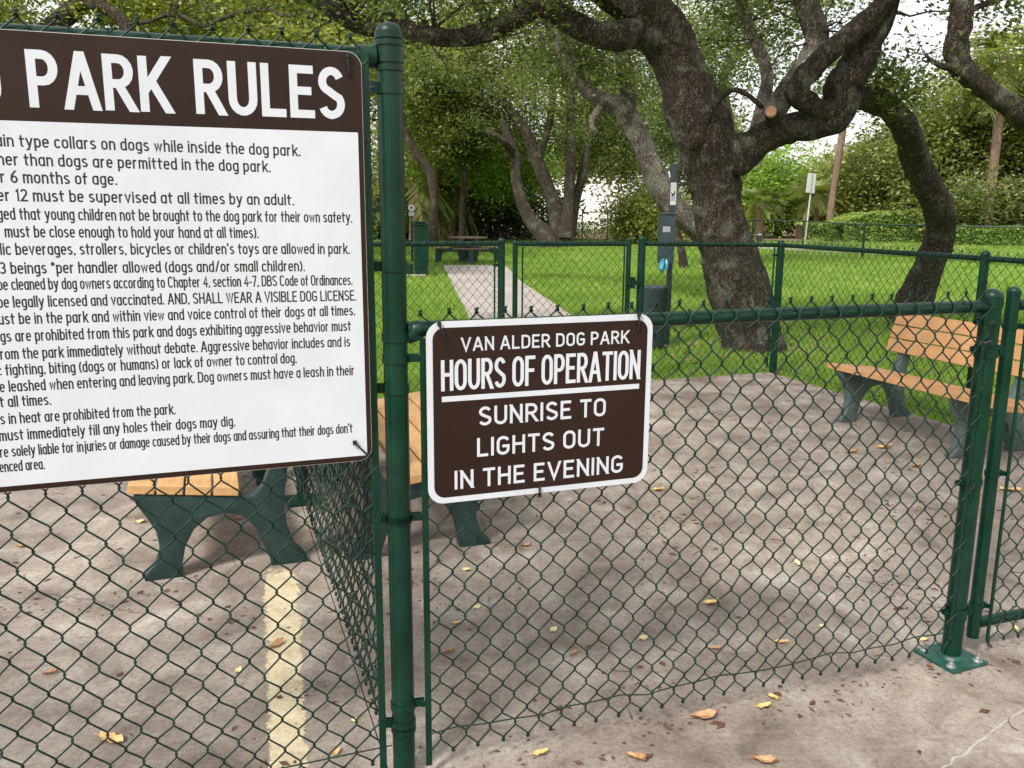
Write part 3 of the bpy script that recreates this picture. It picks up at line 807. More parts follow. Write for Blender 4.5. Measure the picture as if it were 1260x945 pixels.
def _ribbon(pts, h, closed, ex, ey, hv=0):
    """mitred ribbon; ex/ey = whether free ends are extended by half the stroke"""
    P = [np.array(p, float) for p in pts]
    if not closed:
        if ex == 1: d = P[0] - P[1]; P[0] = P[0] + d / (np.linalg.norm(d) + 1e-9) * h
        if ey == 1: d = P[-1] - P[-2]; P[-1] = P[-1] + d / (np.linalg.norm(d) + 1e-9) * h
    n = len(P); L = []; R_ = []
    for i in range(n):
        a = P[(i - 1) % n]; c = P[(i + 1) % n]; b = P[i]
        d1 = (b - a) if (closed or i > 0) else (c - b); d2 = (c - b) if (closed or i < n - 1) else (b - a)
        d1 = d1 / (np.linalg.norm(d1) + 1e-9); d2 = d2 / (np.linalg.norm(d2) + 1e-9)
        n1 = np.array([-d1[1], d1[0]]); n2 = np.array([-d2[1], d2[0]]); m_ = n1 + n2; lm = np.linalg.norm(m_)
        m_ = m_ / lm if lm > 1e-6 else n1
        k = h / max(.42, float(m_ @ n1))
        L.append(b + m_ * k); R_.append(b - m_ * k)
    for flag, i, o_ in ((ex, 0, 1), (ey, -1, -2)):
        if flag == 2:      # slanted end: cut level with the line it stands on
            d = P[i] - P[o_]; d = d / np.linalg.norm(d); tgt = P[i][1] + (hv if d[1] > 0 else -hv)
            for side in (L, R_): side[i] = side[i] + d * ((tgt - side[i][1]) / d[1])
    return L, R_
def _adv(s, h, gap, sp=.34):
    x = 0.0
    for ch in s: x += sp if ch == ' ' else G_[ch][0] + 2 * h + gap
    return x - gap
def put_text(parent, s, vis, xl, xr, zb, cap, y, material, stroke=.15, name='lettering', rot=0.0, gap=.15, sp=.34):
    """s = full line, vis = the part between xl and xr; right end pinned at xr, baseline zb"""
    h = stroke / 2; sx = (xr - xl) / _adv(vis, h, gap, sp); x = 0.0; tot = _adv(s, h, gap, sp); v_ = []; f_ = []
    for ch in s:
        if ch == ' ': x += sp; continue
        gw, st_ = G_[ch]
        for k, sk in enumerate(st_):
            closed = sk[-1] == 'c'; pts = [p for p in sk if p != 'c']
            pts = [(px_ + h, h + py_ * (1 - 2 * h)) for px_, py_ in pts]
            pts = [p for i_, p in enumerate(pts) if i_ == 0 or abs(p[0] - pts[i_ - 1][0]) + abs(p[1] - pts[i_ - 1][1]) > 1e-5]
            if closed and abs(pts[0][0] - pts[-1][0]) + abs(pts[0][1] - pts[-1][1]) < 1e-5: pts = pts[:-1]
            curved = len(pts) > 4
            lev = [h, 1 - h, h + .70 * (1 - 2 * h)]
            def endk(p, q2):
                dx_, dy2 = abs(p[0] - q2[0]), abs(p[1] - q2[1])
                if dx_ < 1e-6 or dy2 < 1e-6 or (not curved and dx_ + dy2 < .32): return 1
                if curved: return 0
                return 2 if (dy2 > .3 * dx_ and any(abs(p[1] - l_) < 1e-4 for l_ in lev)) else 0
            free0 = endk(pts[0], pts[1]); free1 = endk(pts[-1], pts[-2])
            # keep anisotropic scaling from thinning the uprights: work in a space where x is already scaled
            q_ = sx / cap
            P = [((x + a) * q_, b) for a, b in pts]
            L, R_ = _ribbon(P, h * (.5 + .5 * q_) if q_ < 1 else h, closed, free0, free1, h)
            n0 = len(v_); m_ = len(L)
            dy_ = y - .00006 * (k + 1)
            for a in L: v_.append((a[0] * cap, dy_, a[1] * cap))
            for a in R_: v_.append((a[0] * cap, dy_, a[1] * cap))
            for i in range(m_ if closed else m_ - 1):
                j = (i + 1) % m_; f_.append((n0 + i, n0 + m_ + i, n0 + m_ + j, n0 + j))
        x += gw + 2 * h + gap
    x0 = xr - tot * sx; cx = (xl + xr) / 2
    v_ = [(a + x0, b, c + zb + (a + x0 - cx) * rot) for a, b, c in v_]
    return mesh_obj(name, v_, f_, material, parent)
def rrect(x0, x1, z0, z1, r, n=8):
    p = []
    for cx, cz, a0 in ((x1 - r, z0 + r, -PI / 2), (x1 - r, z1 - r, 0), (x0 + r, z1 - r, PI / 2), (x0 + r, z0 + r, PI)):
        for k in range(n + 1):
            a = a0 + PI / 2 * k / n; p.append((cx + r * math.cos(a), cz + r * math.sin(a)))
    return p
def ziptie(parent, a, b_, w_=.0022, name='zip_tie'):
    q = MB(); a = np.array(a, float); b_ = np.array(b_, float)
    mid = (a + b_) / 2 + np.array([0, -.004, 0])
    q.tube([a + [0, .035, 0], a, mid, b_, b_ + [0, .006, 0]], w_, 6)
    q.box(a[0] - .0045, a[0] + .0045, a[1] - .005, a[1] + .002, a[2] - .005, a[2] + .005)
    return q.build(name, M['black'], parent, True)
YS = -.0455
t = thing('rules_sign', 'big brown and white park rules board wired to the tall fence at the left', 'sign', PF, TH)
X0, X1, Z0, Z1 = -1.16, -.0755, .879, 1.853
q = MB(); q.prism(rrect(X0, X1, Z0, Z1, .032), YS, YS + .0035); q.build('panel', M['brown'], t)
q = MB(); q.prism(rrect(X0 - .0012, X1 + .0012, Z0 - .0012, Z1 + .0012, .033), YS + .0008, YS + .003); q.build('panel_edge', M['alu'], t)
q = MB(); q.prism(rrect(X0 + .0115, X1 - .0115, Z0 + .0125, 1.675, .002, 2), YS - .0005, YS + .001); q.build('white_field', M['white'], t)
put_text(t, 'DOG PARK RULES', 'PARK RULES', -.765, -.117, 1.7015, .118, YS - .0001, M['white'], .178, gap=.15, sp=.50)
LN = [('chain type collars on dogs while inside the dog park.', 'in type collars on dogs while inside the dog park.', -.822, -.221, 1.620),
      ('other than dogs are permitted in the dog park.', 'er than dogs are permitted in the dog park.', -.822, -.289, 1.5825),
      ('under 6 months of age.', 'r 6 months of age.', -.835, -.613, 1.548),
      ('under 12 must be supervised at all times by an adult.', 'er 12 must be supervised at all times by an adult.', -.845, -.240, 1.509),
      ('encouraged that young children not be brought to the dog park for their own safety.', 'ged that young children not be brought to the dog park for their own safety.', -.848, -.107, 1.470),
      ('must be close enough to hold your hand at all times).', 'must be close enough to hold your hand at all times).', -.838, -.323, 1.434),
      ('alcoholic beverages, strollers, bicycles or children\'s toys are allowed in park.', 'lic beverages, strollers, bicycles or children\'s toys are allowed in park.', -.850, -.115, 1.3965),
      ('3 beings *per handler allowed (dogs and/or small children).', '3 beings *per handler allowed (dogs and/or small children).', -.855, -.222, 1.357),
      ('be cleaned by dog owners according to Chapter 4, section 4-7, DBS Code of Ordinances.', 'be cleaned by dog owners according to Chapter 4, section 4-7, DBS Code of Ordinances.', -.862, -.111, 1.322),
      ('be legally licensed and vaccinated. AND, SHALL WEAR A VISIBLE DOG LICENSE.', 'be legally licensed and vaccinated. AND, SHALL WEAR A VISIBLE DOG LICENSE.', -.866, -.103, 1.2845),
      ('must be in the park and within view and voice control of their dogs at all times.', 'ust be in the park and within view and voice control of their dogs at all times.', -.868, -.107, 1.2485),
      ('dogs are prohibited from this park and dogs exhibiting aggressive behavior must', 'gs are prohibited from this park and dogs exhibiting aggressive behavior must', -.868, -.118, 1.211),
      ('from the park immediately without debate. Aggressive behavior includes and is', 'rom the park immediately without debate. Aggressive behavior includes and is', -.872, -.121, 1.1725),
      (': fighting, biting (dogs or humans) or lack of owner to control dog.', ': fighting, biting (dogs or humans) or lack of owner to control dog.', -.876, -.250, 1.138),
      ('be leashed when entering and leaving park. Dog owners must have a leash in their', 'e leashed when entering and leaving park. Dog owners must have a leash in their', -.880, -.113, 1.101),
      ('at all times.', 't all times.', -.883, -.784, 1.070),
      ('dogs in heat are prohibited from the park.', 's in heat are prohibited from the park.', -.886, -.529, 1.031),
      ('must immediately fill any holes their dogs may dig.', 'must immediately fill any holes their dogs may dig.', -.892, -.399, .993),
      ('are solely liable for injuries or damage caused by their dogs and assuring that their dogs don\'t', 're solely liable for injuries or damage caused by their dogs and assuring that their dogs don\'t', -.894, -.122, .955),
      ('fenced area.', 'enced area.', -.898, -.810, .924)]
for s_, v_, a, b_, z in LN:
    put_text(t, s_, v_, a, b_, z, .0262, YS - .0006, M['ink'], .15, rot=-.008, gap=.13)
ziptie(t, (-.108, YS - .004, 1.845), (-.104, YS - .003, 1.800), .0026)
ziptie(t, (-.118, YS - .004, .928), (-.086, YS - .003, .892), .0026)

t = thing('hours_sign', 'small brown hours of operation sign with a white border, tied to the low fence panel', 'sign', PF, TH)
YH = -.046
hx0, hx1, hz0, hz1 = .070, .708, .742, 1.222
q = MB(); q.prism(rrect(hx0, hx1, hz0, hz1, .042), YH, YH + .003); q.build('panel', M['white'], t)
q = MB(); q.prism(rrect(hx0 - .001, hx1 + .001, hz0 - .001, hz1 + .001, .043), YH + .0008, YH + .0025); q.build('panel_edge', M['alu'], t)
q = MB(); q.prism(rrect(hx0 + .0155, hx1 - .0155, hz0 + .0155, hz1 - .0155, .030), YH - .0005, YH + .001); q.build('brown_field', M['brown'], t)
put_text(t, 'VAN ALDER DOG PARK', 'VAN ALDER DOG PARK', .160, .637, 1.144, .036, YH - .0006, M['white'], .15)
put_text(t, 'HOURS OF OPERATION', 'HOURS OF OPERATION', .108, .672, 1.0415, .084, YH - .0006, M['white'], .15)
q = MB(); q.box(.108, .672, YH - .0010, YH - .0003, 1.015, 1.029); q.build('underline', M['white'], t)
put_text(t, 'SUNRISE TO', 'SUNRISE TO', .207, .572, .9445, .051, YH - .0006, M['white'], .15)
put_text(t, 'LIGHTS OUT', 'LIGHTS OUT', .202, .569, .8605, .051, YH - .0006, M['white'], .15)
put_text(t, 'IN THE EVENING', 'IN THE EVENING', .140, .630, .777, .051, YH - .0006, M['white'], .15)
ziptie(t, (.102, YH - .004, 1.218), (.122, YH - .003, 1.166), .0032)
ziptie(t, (.662, YH - .004, 1.222), (.662, YH - .003, 1.176), .0032)
ziptie(t, (.378, YH - .004, .738), (.378, YH - .003, .764), .0032)

# ------------------------------------------------------------------ benches
PROF = [(.012, .375), (.018, .335), (.055, .275), (.092, .205), (.100, .135), (.075, .065), (.030, .022), (.028, 0), (.185, 0), (.186, .05), (.205, .13), (.245, .20), (.305, .245), (.375, .258), (.445, .242), (.495, .19), (.530, .11), (.560, .03), (.562, 0), (.725, 0), (.722, .026), (.672, .08), (.640, .17), (.632, .29), (.655, .43), (.705, .62), (.752, .775), (.692, .792), (.640, .62), (.588, .47), (.545, .362), (.50, .318)]
PROF = [(.73 - (.73 - x) * .94, z) for x, z in PROF]
def bench(name, label, loc, rz, over0, length, span, mirror=1, sm='slat', fm='frame', group=None):
    t = thing(name, label, 'bench', loc, rz, group); t.scale = (K, K, K)
    # local: x from the seat's front to its back, y along the seat
    for y in (0, span):
        q = MB(); q.prism(PROF, y * mirror - .032, y * mirror + .032)
        q.build('leg_frame', M[fm], t, True, bevel=.009, segs=2)
    y0, y1 = sorted((-over0 * mirror, (length - over0) * mirror))
    for k in range(4):
        q = MB(); x = .036 + k * .1070; q.box(0, .099, y0, y1, 0, .038)
        o = q.build('seat_slat', M[sm], t, bevel=.004, segs=2); o.location = (x, 0, .386 - .125 * x); o.rotation_euler = (0, math.radians(7.1), 0)
    for k in range(3):
        q = MB(); q.box(0, .034, y0, y1, 0, .093)
        o = q.build('back_slat', M[sm], t, bevel=.004, segs=2)
        zb = .487 + k * .0975; o.location = (.560 + (zb - .45) * .295, 0, zb); o.rotation_euler = (0, math.radians(16.0), 0)
    return t
f1 = gz(182, 713); f3 = gz(1040, 518)
o1 = f1 - U * .086 + V * .01
bench('park_bench', 'tan-slatted bench with dark green arched legs half hidden below the rules sign', o1, TH, .04, 1.5, 1.15)
f2 = gz(580, 669)
o2 = f2 + U * .16
bench('park_bench', 'bench behind the hours sign with one dark leg showing below the sign', o2, TH + PI, .06, 1.5, 1.15, mirror=-1)
TB3 = TH + math.radians(1.2)
U3 = np.array([math.cos(TB3), math.sin(TB3), 0])
bench('park_bench', 'weathered orange-slatted bench with grey-green legs by the right side fence', f3 - U3 * .145, TB3, .12, 1.50, .985, mirror=-1, sm='slat2', fm='frame2')
b4 = bench('park_bench', 'tiny distant tan bench between the far oaks behind the picnic table', gz(636, 287), math.radians(-80), .15, 1.5, 1.1)

# ------------------------------------------------------------------ dog waste station, fountain, picnic table
st = gz(820, 425)
t = thing('dog_waste_station', 'dark dog waste station with blue bags in front of the big oak trunk', 'waste station', st); t.scale = (K, K, K)
q = MB(); q.box(-.028, .028, -.028, .028, -.02, 2.0); q.build('post', M['station'], t, bevel=.004)
q = MB(); q.box(-.15, .015, -.16, -.03, .93, 1.46); q.box(-.16, .025, -.17, -.025, 1.455, 1.475); d_ = q.build('dispenser', M['station'], t, bevel=.008)
q = MB(); q.box(-.12, -.04, -.1625, -.158, 1.27, 1.33); q.build('label', M['zinc'], d_)
q = MB(); q.tube([(-.10, -.15, .98), (-.115, -.19, .94), (-.125, -.2, .88), (-.11, -.19, .83)], [.012, .03, .035, .012], 9)
q.tube([(-.07, -.15, .98), (-.065, -.18, .93), (-.07, -.19, .86)], [.010, .022, .012], 8); q.build('bag', M['bluebag'], d_, True)
q = MB(); q.lathe([(.15, .0), (.165, .03), (.175, .62), (.185, .64), (.185, .67), (.17, .675)], -.19, -.06, 4 * 5)
o = q.build('bin', M['station'], t, True)
q = MB(); q.box(-.04, .04, -.036, -.029, 1.50, 1.84); s_ = q.build('sign_plate', M['station'], t, bevel=.002)
q = MB(); q.box(-.032, .032, -.040, -.0355, 1.56, 1.80); q.build('white_panel', M['steelgrey'], s_)
q = MB()
q.box(-.018, .012, -.043, -.0395, 1.66, 1.685); q.box(-.018, -.010, -.043, -.0395, 1.60, 1.66); q.box(.004, .012, -.043, -.0395, 1.60, 1.66); q.box(.008, .020, -.043, -.0395, 1.68, 1.71); q.box(-.024, -.018, -.043, -.0395, 1.68, 1.70)
q.build('dog_pictogram', M['ink'], s_)

ft = gz(519, 338)
t = thing('drinking_fountain', 'dark green pedestal drinking fountain on the lawn left of the picnic table', 'fountain', ft)
q = MB(); q.box(-.16, .16, -.16, .16, 0, 1.18); q.build('pedestal', M['green'], t, bevel=.012)
q = MB(); q.box(-.20, .17, -.2, .2, 1.18, 1.22); q.lathe([(.11, 1.21), (.15, 1.24), (.15, 1.27), (.12, 1.262), (.03, 1.235)], -.02, 0, 16); q.build('bowl', M['green'], t, True, bevel=.006)
q = MB(); q.box(-.48, -.16, -.13, .13, .72, .79); q.lathe([(.10, .78), (.14, .81), (.14, .83), (.03, .80)], -.34, 0, 14); q.build('side_bowl', M['green'], t, True)
q = MB(); q.box(-.62, .12, -.3, .3, -.02, .02); q.build('foot_slab', M['path'], t, bevel=.01)
q = MB(); q.box(-.60, -.22, -.2, .2, .02, .26); q.build('dog_bowl_box', M['green'], t, bevel=.02)
ds = gz(507, 335)
t = thing('notice_post', 'thin green post with a round white notice beside the drinking fountain', 'sign post', gz(507.5, 322))
q = MB(); q.box(-.03, .03, -.03, .03, 0, 1.35); q.build('post', M['green'], t, bevel=.003)
q = MB(); q.tube([(0, -.045, 1.60), (0, -.033, 1.60)], .10, 18); a_ = q.build('round_notice', M['white'], t, True)
q = MB(); q.tube([(0, -.047, 1.60), (0, -.044, 1.60)], .035, 12); q.build('dark_emblem', M['ink'], a_, True)
q = MB(); q.box(-.085, .085, -.045, -.033, 1.36, 1.47); q.build('small_notice', M['steelgrey'], t, bevel=.004)

pt = gz(576, 322)
t = thing('picnic_table', 'round-topped brown picnic table with curved bench seats at the end of the path', 'picnic table', pt, math.radians(8))
def slab_poly(r, n, a0=0): return [(r * math.cos(a0 + 2 * PI * k / n), r * math.sin(a0 + 2 * PI * k / n)) for k in range(n)]
q = MB(); n0 = 8; p_ = slab_poly(.62, 8, PI / 8)
q.add([(x, y, .70) for x, y in p_] + [(x, y, .745) for x, y in p_], [tuple(reversed(range(8))), tuple(range(8, 16))] + [(i, (i + 1) % 8, 8 + (i + 1) % 8, 8 + i) for i in range(8)])
q.build('table_top', M['tablewood'], t, bevel=.01)
for sx, sy, rz in ((0, -.86, 0), (0, .86, 0), (-.86, 0, PI / 2), (.86, 0, PI / 2)):
    q = MB(); q.box(-.52, .52, -.13, .13, .40, .44); o = q.build('bench_seat', M['tablewood'], t, bevel=.01); o.location = (sx, sy, 0); o.rotation_euler = (0, 0, rz)
for a in (0, PI / 2, PI, 1.5 * PI):
    q = MB(); q.prism([(.12, .70), (.18, .45), (.72, .40), (.98, .40), (.99, .34), (1.0, .0), (.82, 0), (.80, .22), (.68, .30), (.34, .30), (.28, .12), (.30, 0), (.10, 0), (.05, .30), (.05, .70)], -.06, .06)
    o = q.build('leg_frame', M['frame'], t, bevel=.01); o.rotation_euler = (0, 0, a)

# far sign seen from behind, bollard, white building
sp = gz(990, 301)
t = thing('road_sign', 'grey-backed rectangular road sign leaning on a thin pole beyond the lawn', 'sign', sp)
top_ = gy(1000, 214, sp[1]) - sp
q = MB(); q.tube([(0, 0, -.1), tuple(top_)], .035, 8); q.build('pole', M['steelgrey'], t, True)
c_ = gy(997.5, 225.5, sp[1]) - sp
q = MB(); q.box(-.25, .25, -.02, .02, -.45, .45); o = q.build('sign_plate', M['steelgrey'], t, bevel=.01); o.location = (float(c_[0]), -.06, float(c_[2])); o.rotation_euler = (0, math.radians(4), math.radians(25))
q = MB(); q.box(-.03, .03, -.05, -.02, -.40, .40); q2 = q.build('rib', M['zinc'], o)
t = thing('bollard', 'short dark bollard on the lawn just right of the big oak trunk', 'bollard', gz(934, 298))
q = MB(); q.lathe([(.12, 0), (.12, .44), (.09, .50), (.03, .53)], 0, 0, 14); q.build('bollard_body', M['station'], t, True)
q = MB(); q.lathe([(.128, .36), (.128, .42)], 0, 0, 14); q.build('reflective_band', M['steelgrey'], t, True)

bl = gy(690, 280, 78)
t = thing('white_building', 'bright white building seen between the oak trunks', 'building', (bl[0], 78, 0))
q = MB(); q.box(-7.5, 6.0, 0, 10, -.1, 5.2); q.build('wall', M['wall'], t)
q = MB(); q.box(-7.9, 6.4, -.5, 10.5, 5.2, 5.4); q.build('roof', M['roof'], t, bevel=.05)
for x in (-6.2, -3.4, -.6):
    q = MB(); q.box(x - .6, x + .6, -.03, .1, 1.1, 2.5); f_ = q.build('window', M['steelgrey'], t)
    for k in (0, 1):
        q = MB(); q.box(x - .52 + k * .55, x - .03 + k * .55, -.045, .0, 1.18, 2.42); q.build('pane', M['glass'], f_)
t = thing('red_sign', 'small red sign on a pole in front of the white building', 'sign', gz(679, 279.5))
q = MB(); q.tube([(0, 0, 0), (0, 0, 2.6)], .06, 8); q.build('pole', M['steelgrey'], t, True)
q = MB(); q.box(-.45, .45, -.06, -.02, 1.6, 2.7); q.build('sign_plate', M['red'], t, bevel=.02)

# ------------------------------------------------------------------ trees
def catmull(P, n):
    P = np.array(P, float); out_ = []
    Q = np.vstack([2 * P[0] - P[1], P, 2 * P[-1] - P[-2]])
    for i in range(1, len(Q) - 2):
        for k in range(n):
            t_ = k / n
            out_.append(.5 * ((2 * Q[i]) + (-Q[i - 1] + Q[i + 1]) * t_ + (2 * Q[i - 1] - 5 * Q[i] + 4 * Q[i + 1] - Q[i + 2]) * t_ ** 2 + (-Q[i - 1] + 3 * Q[i] - 3 * Q[i + 1] + Q[i + 2]) * t_ ** 3))
    out_.append(Q[-2]); return np.array(out_)
def limb_mesh(ctrl, seg=20, n=8, rough=.09, seed=0, ridges=5):
    """ctrl rows x,y,z,r in metres -> verts, faces of a knobbly tapered limb"""
    rg = np.random.default_rng(seed)
    K = catmull(ctrl, n); m_ = len(K); P = K[:, :3]; Rr = np.maximum(K[:, 3], .004)
    T = np.gradient(P, axis=0); T /= np.linalg.norm(T, axis=1, keepdims=True)
    a = np.cross(T[0], [0, 1.0, .3]); a /= np.linalg.norm(a)
    an = np.arange(seg) * 2 * PI / seg
    ph = rg.uniform(0, 6.28, 8)
    L = np.concatenate([[0], np.cumsum(np.linalg.norm(np.diff(P, axis=0), axis=1))])
    lump = rg.normal(0, 1, (m_, seg))
    # smooth lumps along and round
    for _ in range(2):
        lump = (lump + np.roll(lump, 1, 1) + np.roll(lump, -1, 1)) / 3
        lump[1:-1] = (lump[:-2] + lump[1:-1] + lump[2:]) / 3
    lump /= lump.std() + 1e-6
    V_ = []
    for i in range(m_):
        a = a - T[i] * (a @ T[i]); a /= np.linalg.norm(a); b2 = np.cross(T[i], a)
        s_ = L[i] / max(Rr.mean(), .02)
        rad = Rr[i] * (1 + rough * (.55 * np.sin(ridges * an + ph[0] + s_ * .25) + .5 * np.sin(2 * an + ph[1] + s_ * .6) + .4 * np.sin(3 * an + ph[2] - s_ * .9)) + rough * .55 * lump[i])
        V_.append(P[i] + np.outer(np.cos(an) * rad, a) + np.outer(np.sin(an) * rad, b2))
    V_ = np.concatenate(V_)
    idx = np.arange(m_ * seg).reshape(m_, seg)
    F_ = np.stack([idx[:-1], np.roll(idx[:-1], -1, 1), np.roll(idx[1:], -1, 1), idx[1:]], -1).reshape(-1, 4)
    # close the far end
    V_ = np.vstack([V_, P[-1] + T[-1] * Rr[-1] * .6]); c = len(V_) - 1
    e = idx[-1]; F2 = np.stack([e, np.roll(e, -1), np.full(seg, c), np.full(seg, c)], -1)
    return V_, F_, [(int(e[k]), int(e[(k + 1) % seg]), c) for k in range(seg)]
def limb(name, parent, ctrl, material, org, **kw):
    V_, F_, tri = limb_mesh(ctrl, **kw)
    V_ = V_ - org
    me = bpy.data.meshes.new(name)
    me.from_pydata(V_.tolist(), [], F_.tolist() + tri)
    me.materials.append(material); me.polygons.foreach_set('use_smooth', [True] * len(me.polygons)); me.update()
    return link(bpy.data.objects.new(name, me), parent)
def PX(rows):
    """rows px,py,depth,width_px -> world x,y,z,r"""
    o_ = []
    for x, y, Y, wp in rows:
        p = gy(x, y, Y); o_.append((p[0], p[1], p[2], wr(wp, Y, p[2])))
    return o_
def leaves(name, parent, org, centres, radii, n, size, material, seed=0, sub=None, flat=.75, aspect=.5, tint=(0, 1), kind=None):
    """leaf faces in twig clusters spread through ellipsoid clumps"""
    rg = np.random.default_rng(seed)
    centres = np.array(centres, float).reshape(-1, 3); radii = np.array(radii, float)
    if radii.ndim == 1: radii = np.repeat(radii[:, None], 3, 1) * [1, 1, flat]
    vol = (radii[:, 0] * radii[:, 1]) ; pr = vol / vol.sum()
    nc = sub or max(20, int(n / 60))
    ci = rg.choice(len(centres), nc, p=pr)
    d = rg.normal(0, 1, (nc, 3)); d /= np.linalg.norm(d, axis=1, keepdims=True)
    rr = rg.uniform(.15, 1, nc) ** .5
    tc = centres[ci] + d * rr[:, None] * radii[ci]
    tsz = size * rg.uniform(1.6, 3.9, nc)
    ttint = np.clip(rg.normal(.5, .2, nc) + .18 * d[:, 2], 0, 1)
    li = rg.integers(0, nc, n)
    off = rg.normal(0, 1, (n, 3)) * [1, 1, .7]
    p = tc[li] + off * tsz[li, None]
    # leaf frames
    a = rg.normal(0, 1, (n, 3)) + off * .4; a[:, 2] *= .6; a /= np.linalg.norm(a, axis=1, keepdims=True)
    up = rg.normal(0, .85, (n, 3)) + [0, 0, 1.0]
    b2 = np.cross(up, a); b2 /= np.linalg.norm(b2, axis=1, keepdims=True) + 1e-9
    s_ = size * rg.uniform(.6, 1.25, n)[:, None]
    nrm = np.cross(a, b2)
    v0 = p - a * s_ * .5; v1 = p + b2 * s_ * aspect * .5 + nrm * s_ * .06; v2 = p + a * s_ * .5; v3 = p - b2 * s_ * aspect * .5 + nrm * s_ * .06
    V_ = np.stack([v0, v1, v2, v3], 1).reshape(-1, 3) - org
    F_ = np.arange(4 * n).reshape(n, 4)
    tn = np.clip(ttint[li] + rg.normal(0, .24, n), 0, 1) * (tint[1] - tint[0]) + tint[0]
    o = np_mesh(name, V_, F_, material, parent, False, ('tint', np.repeat(tn, 4)))
    if kind: o['kind'] = kind
    return o
def twigs(name, parent, org, starts, material, seed=0, L=1.2, r=.012, n=1):
    rg = np.random.default_rng(seed); q = MB(); ends = []
    for p in starts:
        for _ in range(n):
            d = rg.normal(0, 1, 3); d[2] = abs(d[2]) * .6; d /= np.linalg.norm(d)
            pts = [np.array(p, float)]; rad = [r]
            for k in range(5):
                d = d + rg.normal(0, .28, 3); d /= np.linalg.norm(d)
                pts.append(pts[-1] + d * L / 5); rad.append(r * (1 - (k + 1) / 6))
            q.tube([x - org for x in pts], rad, 5, False); ends.append(pts[-1]); ends.append(pts[3])
    q.build(name, material, parent, True)['kind'] = 'stuff'
    return ends

rng = np.random.default_rng(11)
# ---- the big oak
tb = gy(922, 428, 10.0); tb[2] = 0
oak = thing('live_oak', 'big live oak with a dark twisting trunk standing just behind the back fence corner', 'tree', tb)
D = 10.0
trunk = PX([(932, 450, D, 96), (926, 428, D, 84), (918, 395, D, 76), (904, 342, D, 73), (892, 298, D, 67), (882, 255, D, 64), (877, 214, D, 68), (865, 168, D, 78), (849, 127, D, 74), (838, 86, D, 62), (820, 48, D, 64), (792, 14, D - .1, 62), (752, -16, D - .2, 56), (700, -50, D - .3, 46), (630, -100, D - .4, 38)])
limb('trunk', oak, trunk, M['bark'], tb, seg=40, n=10, rough=.075, seed=1, ridges=7)
L_ = {}
L_['left'] = PX([(800, 40, 9.9, 40), (770, 42, 9.75, 40), (748, 45, 9.65, 36), (726, 39, 9.6, 32), (703, 27, 9.55, 30), (683, 14, 9.5, 28), (661, 9, 9.5, 27), (633, 24, 9.45, 27), (596, 40, 9.4, 26), (560, 47, 9.3, 24), (525, 43, 9.2, 24), (497, 35, 9.15, 23), (457, 34, 9.1, 21), (434, 28, 9.05, 20), (412, 13, 9.0, 20), (392, 2, 9.0, 18), (370, -14, 9, 17), (300, -60, 8.8, 13)])
L_['right'] = PX([(868, 196, 10.0, 60), (900, 192, 9.95, 60), (926, 180, 9.9, 46), (950, 164, 9.85, 40), (975, 157, 9.8, 38), (1000, 154, 9.75, 38), (1022, 146, 9.7, 42), (1035, 126, 9.7, 44), (1038, 104, 9.7, 46), (1051, 82, 9.7, 44), (1067, 58, 9.7, 38), (1081, 32, 9.7, 33), (1091, 4, 9.7, 32), (1100, -35, 9.7, 30), (1120, -90, 9.7, 26)])
L_['front'] = PX([(1018, 140, 9.62, 26), (996, 128, 9.55, 24), (981, 117, 9.5, 28), (986, 100, 9.45, 28), (998, 86, 9.45, 28), (1021, 63, 9.45, 28), (1050, 40, 9.5, 28), (1074, 18, 9.55, 26), (1100, -4, 9.6, 18), (1140, -30, 9.6, 12)])
L_['mossy'] = PX([(935, 172, 10.1, 34), (955, 135, 10.4, 30), (975, 104, 10.6, 30), (997, 74, 10.7, 34), (1005, 45, 10.8, 34), (995, 10, 10.8, 33), (985, -30, 10.8, 30), (960, -80, 10.8, 24)])
L_['thin'] = PX([(925, 175, 10.2, 20), (938, 130, 10.8, 17), (944, 92, 11.2, 17), (931, 55, 11.4, 16), (915, 15, 11.5, 15), (900, -30, 11.5, 13)])
L_['twigleft'] = PX([(868, 150, 9.7, 10), (884, 124, 9.6, 7), (902, 111, 9.5, 7), (920, 117, 9.5, 7), (938, 132, 9.6, 6)])
for i, (k, c) in enumerate(L_.items()):
    limb('limb', oak, c, M['bark'] if k not in ('mossy', 'thin') else M['barkp'], tb, seg=26 if k not in ('twigleft',) else 10, n=9, rough=.085, seed=10 + i, ridges=6)
# sawn stub
c0 = gy(952, 150, 9.75); c1 = gy(949, 139, 9.52)
limb('sawn_stub', oak, [(*c0, .09), (*(c0 * .5 + c1 * .5), .075), (*c1, .066)], M['bark'], tb, seg=16, n=5, rough=.06, seed=31)
q = MB(); dirn = (c1 - c0) / np.linalg.norm(c1 - c0); q.tube([c1 - tb + dirn * -.01, c1 - tb + dirn * .052], .058, 16); q.build('sawn_face', M['cut'], oak)
# burl on the trunk
c0 = gy(855, 172, 9.78); limb('burl', oak, [(*c0, .05), (c0[0], c0[1] - .05, c0[2], .12), (c0[0], c0[1] - .12, c0[2], .09), (c0[0], c0[1] - .16, c0[2], .03)], M['bark'], tb, seg=16, n=4, rough=.1, seed=33)
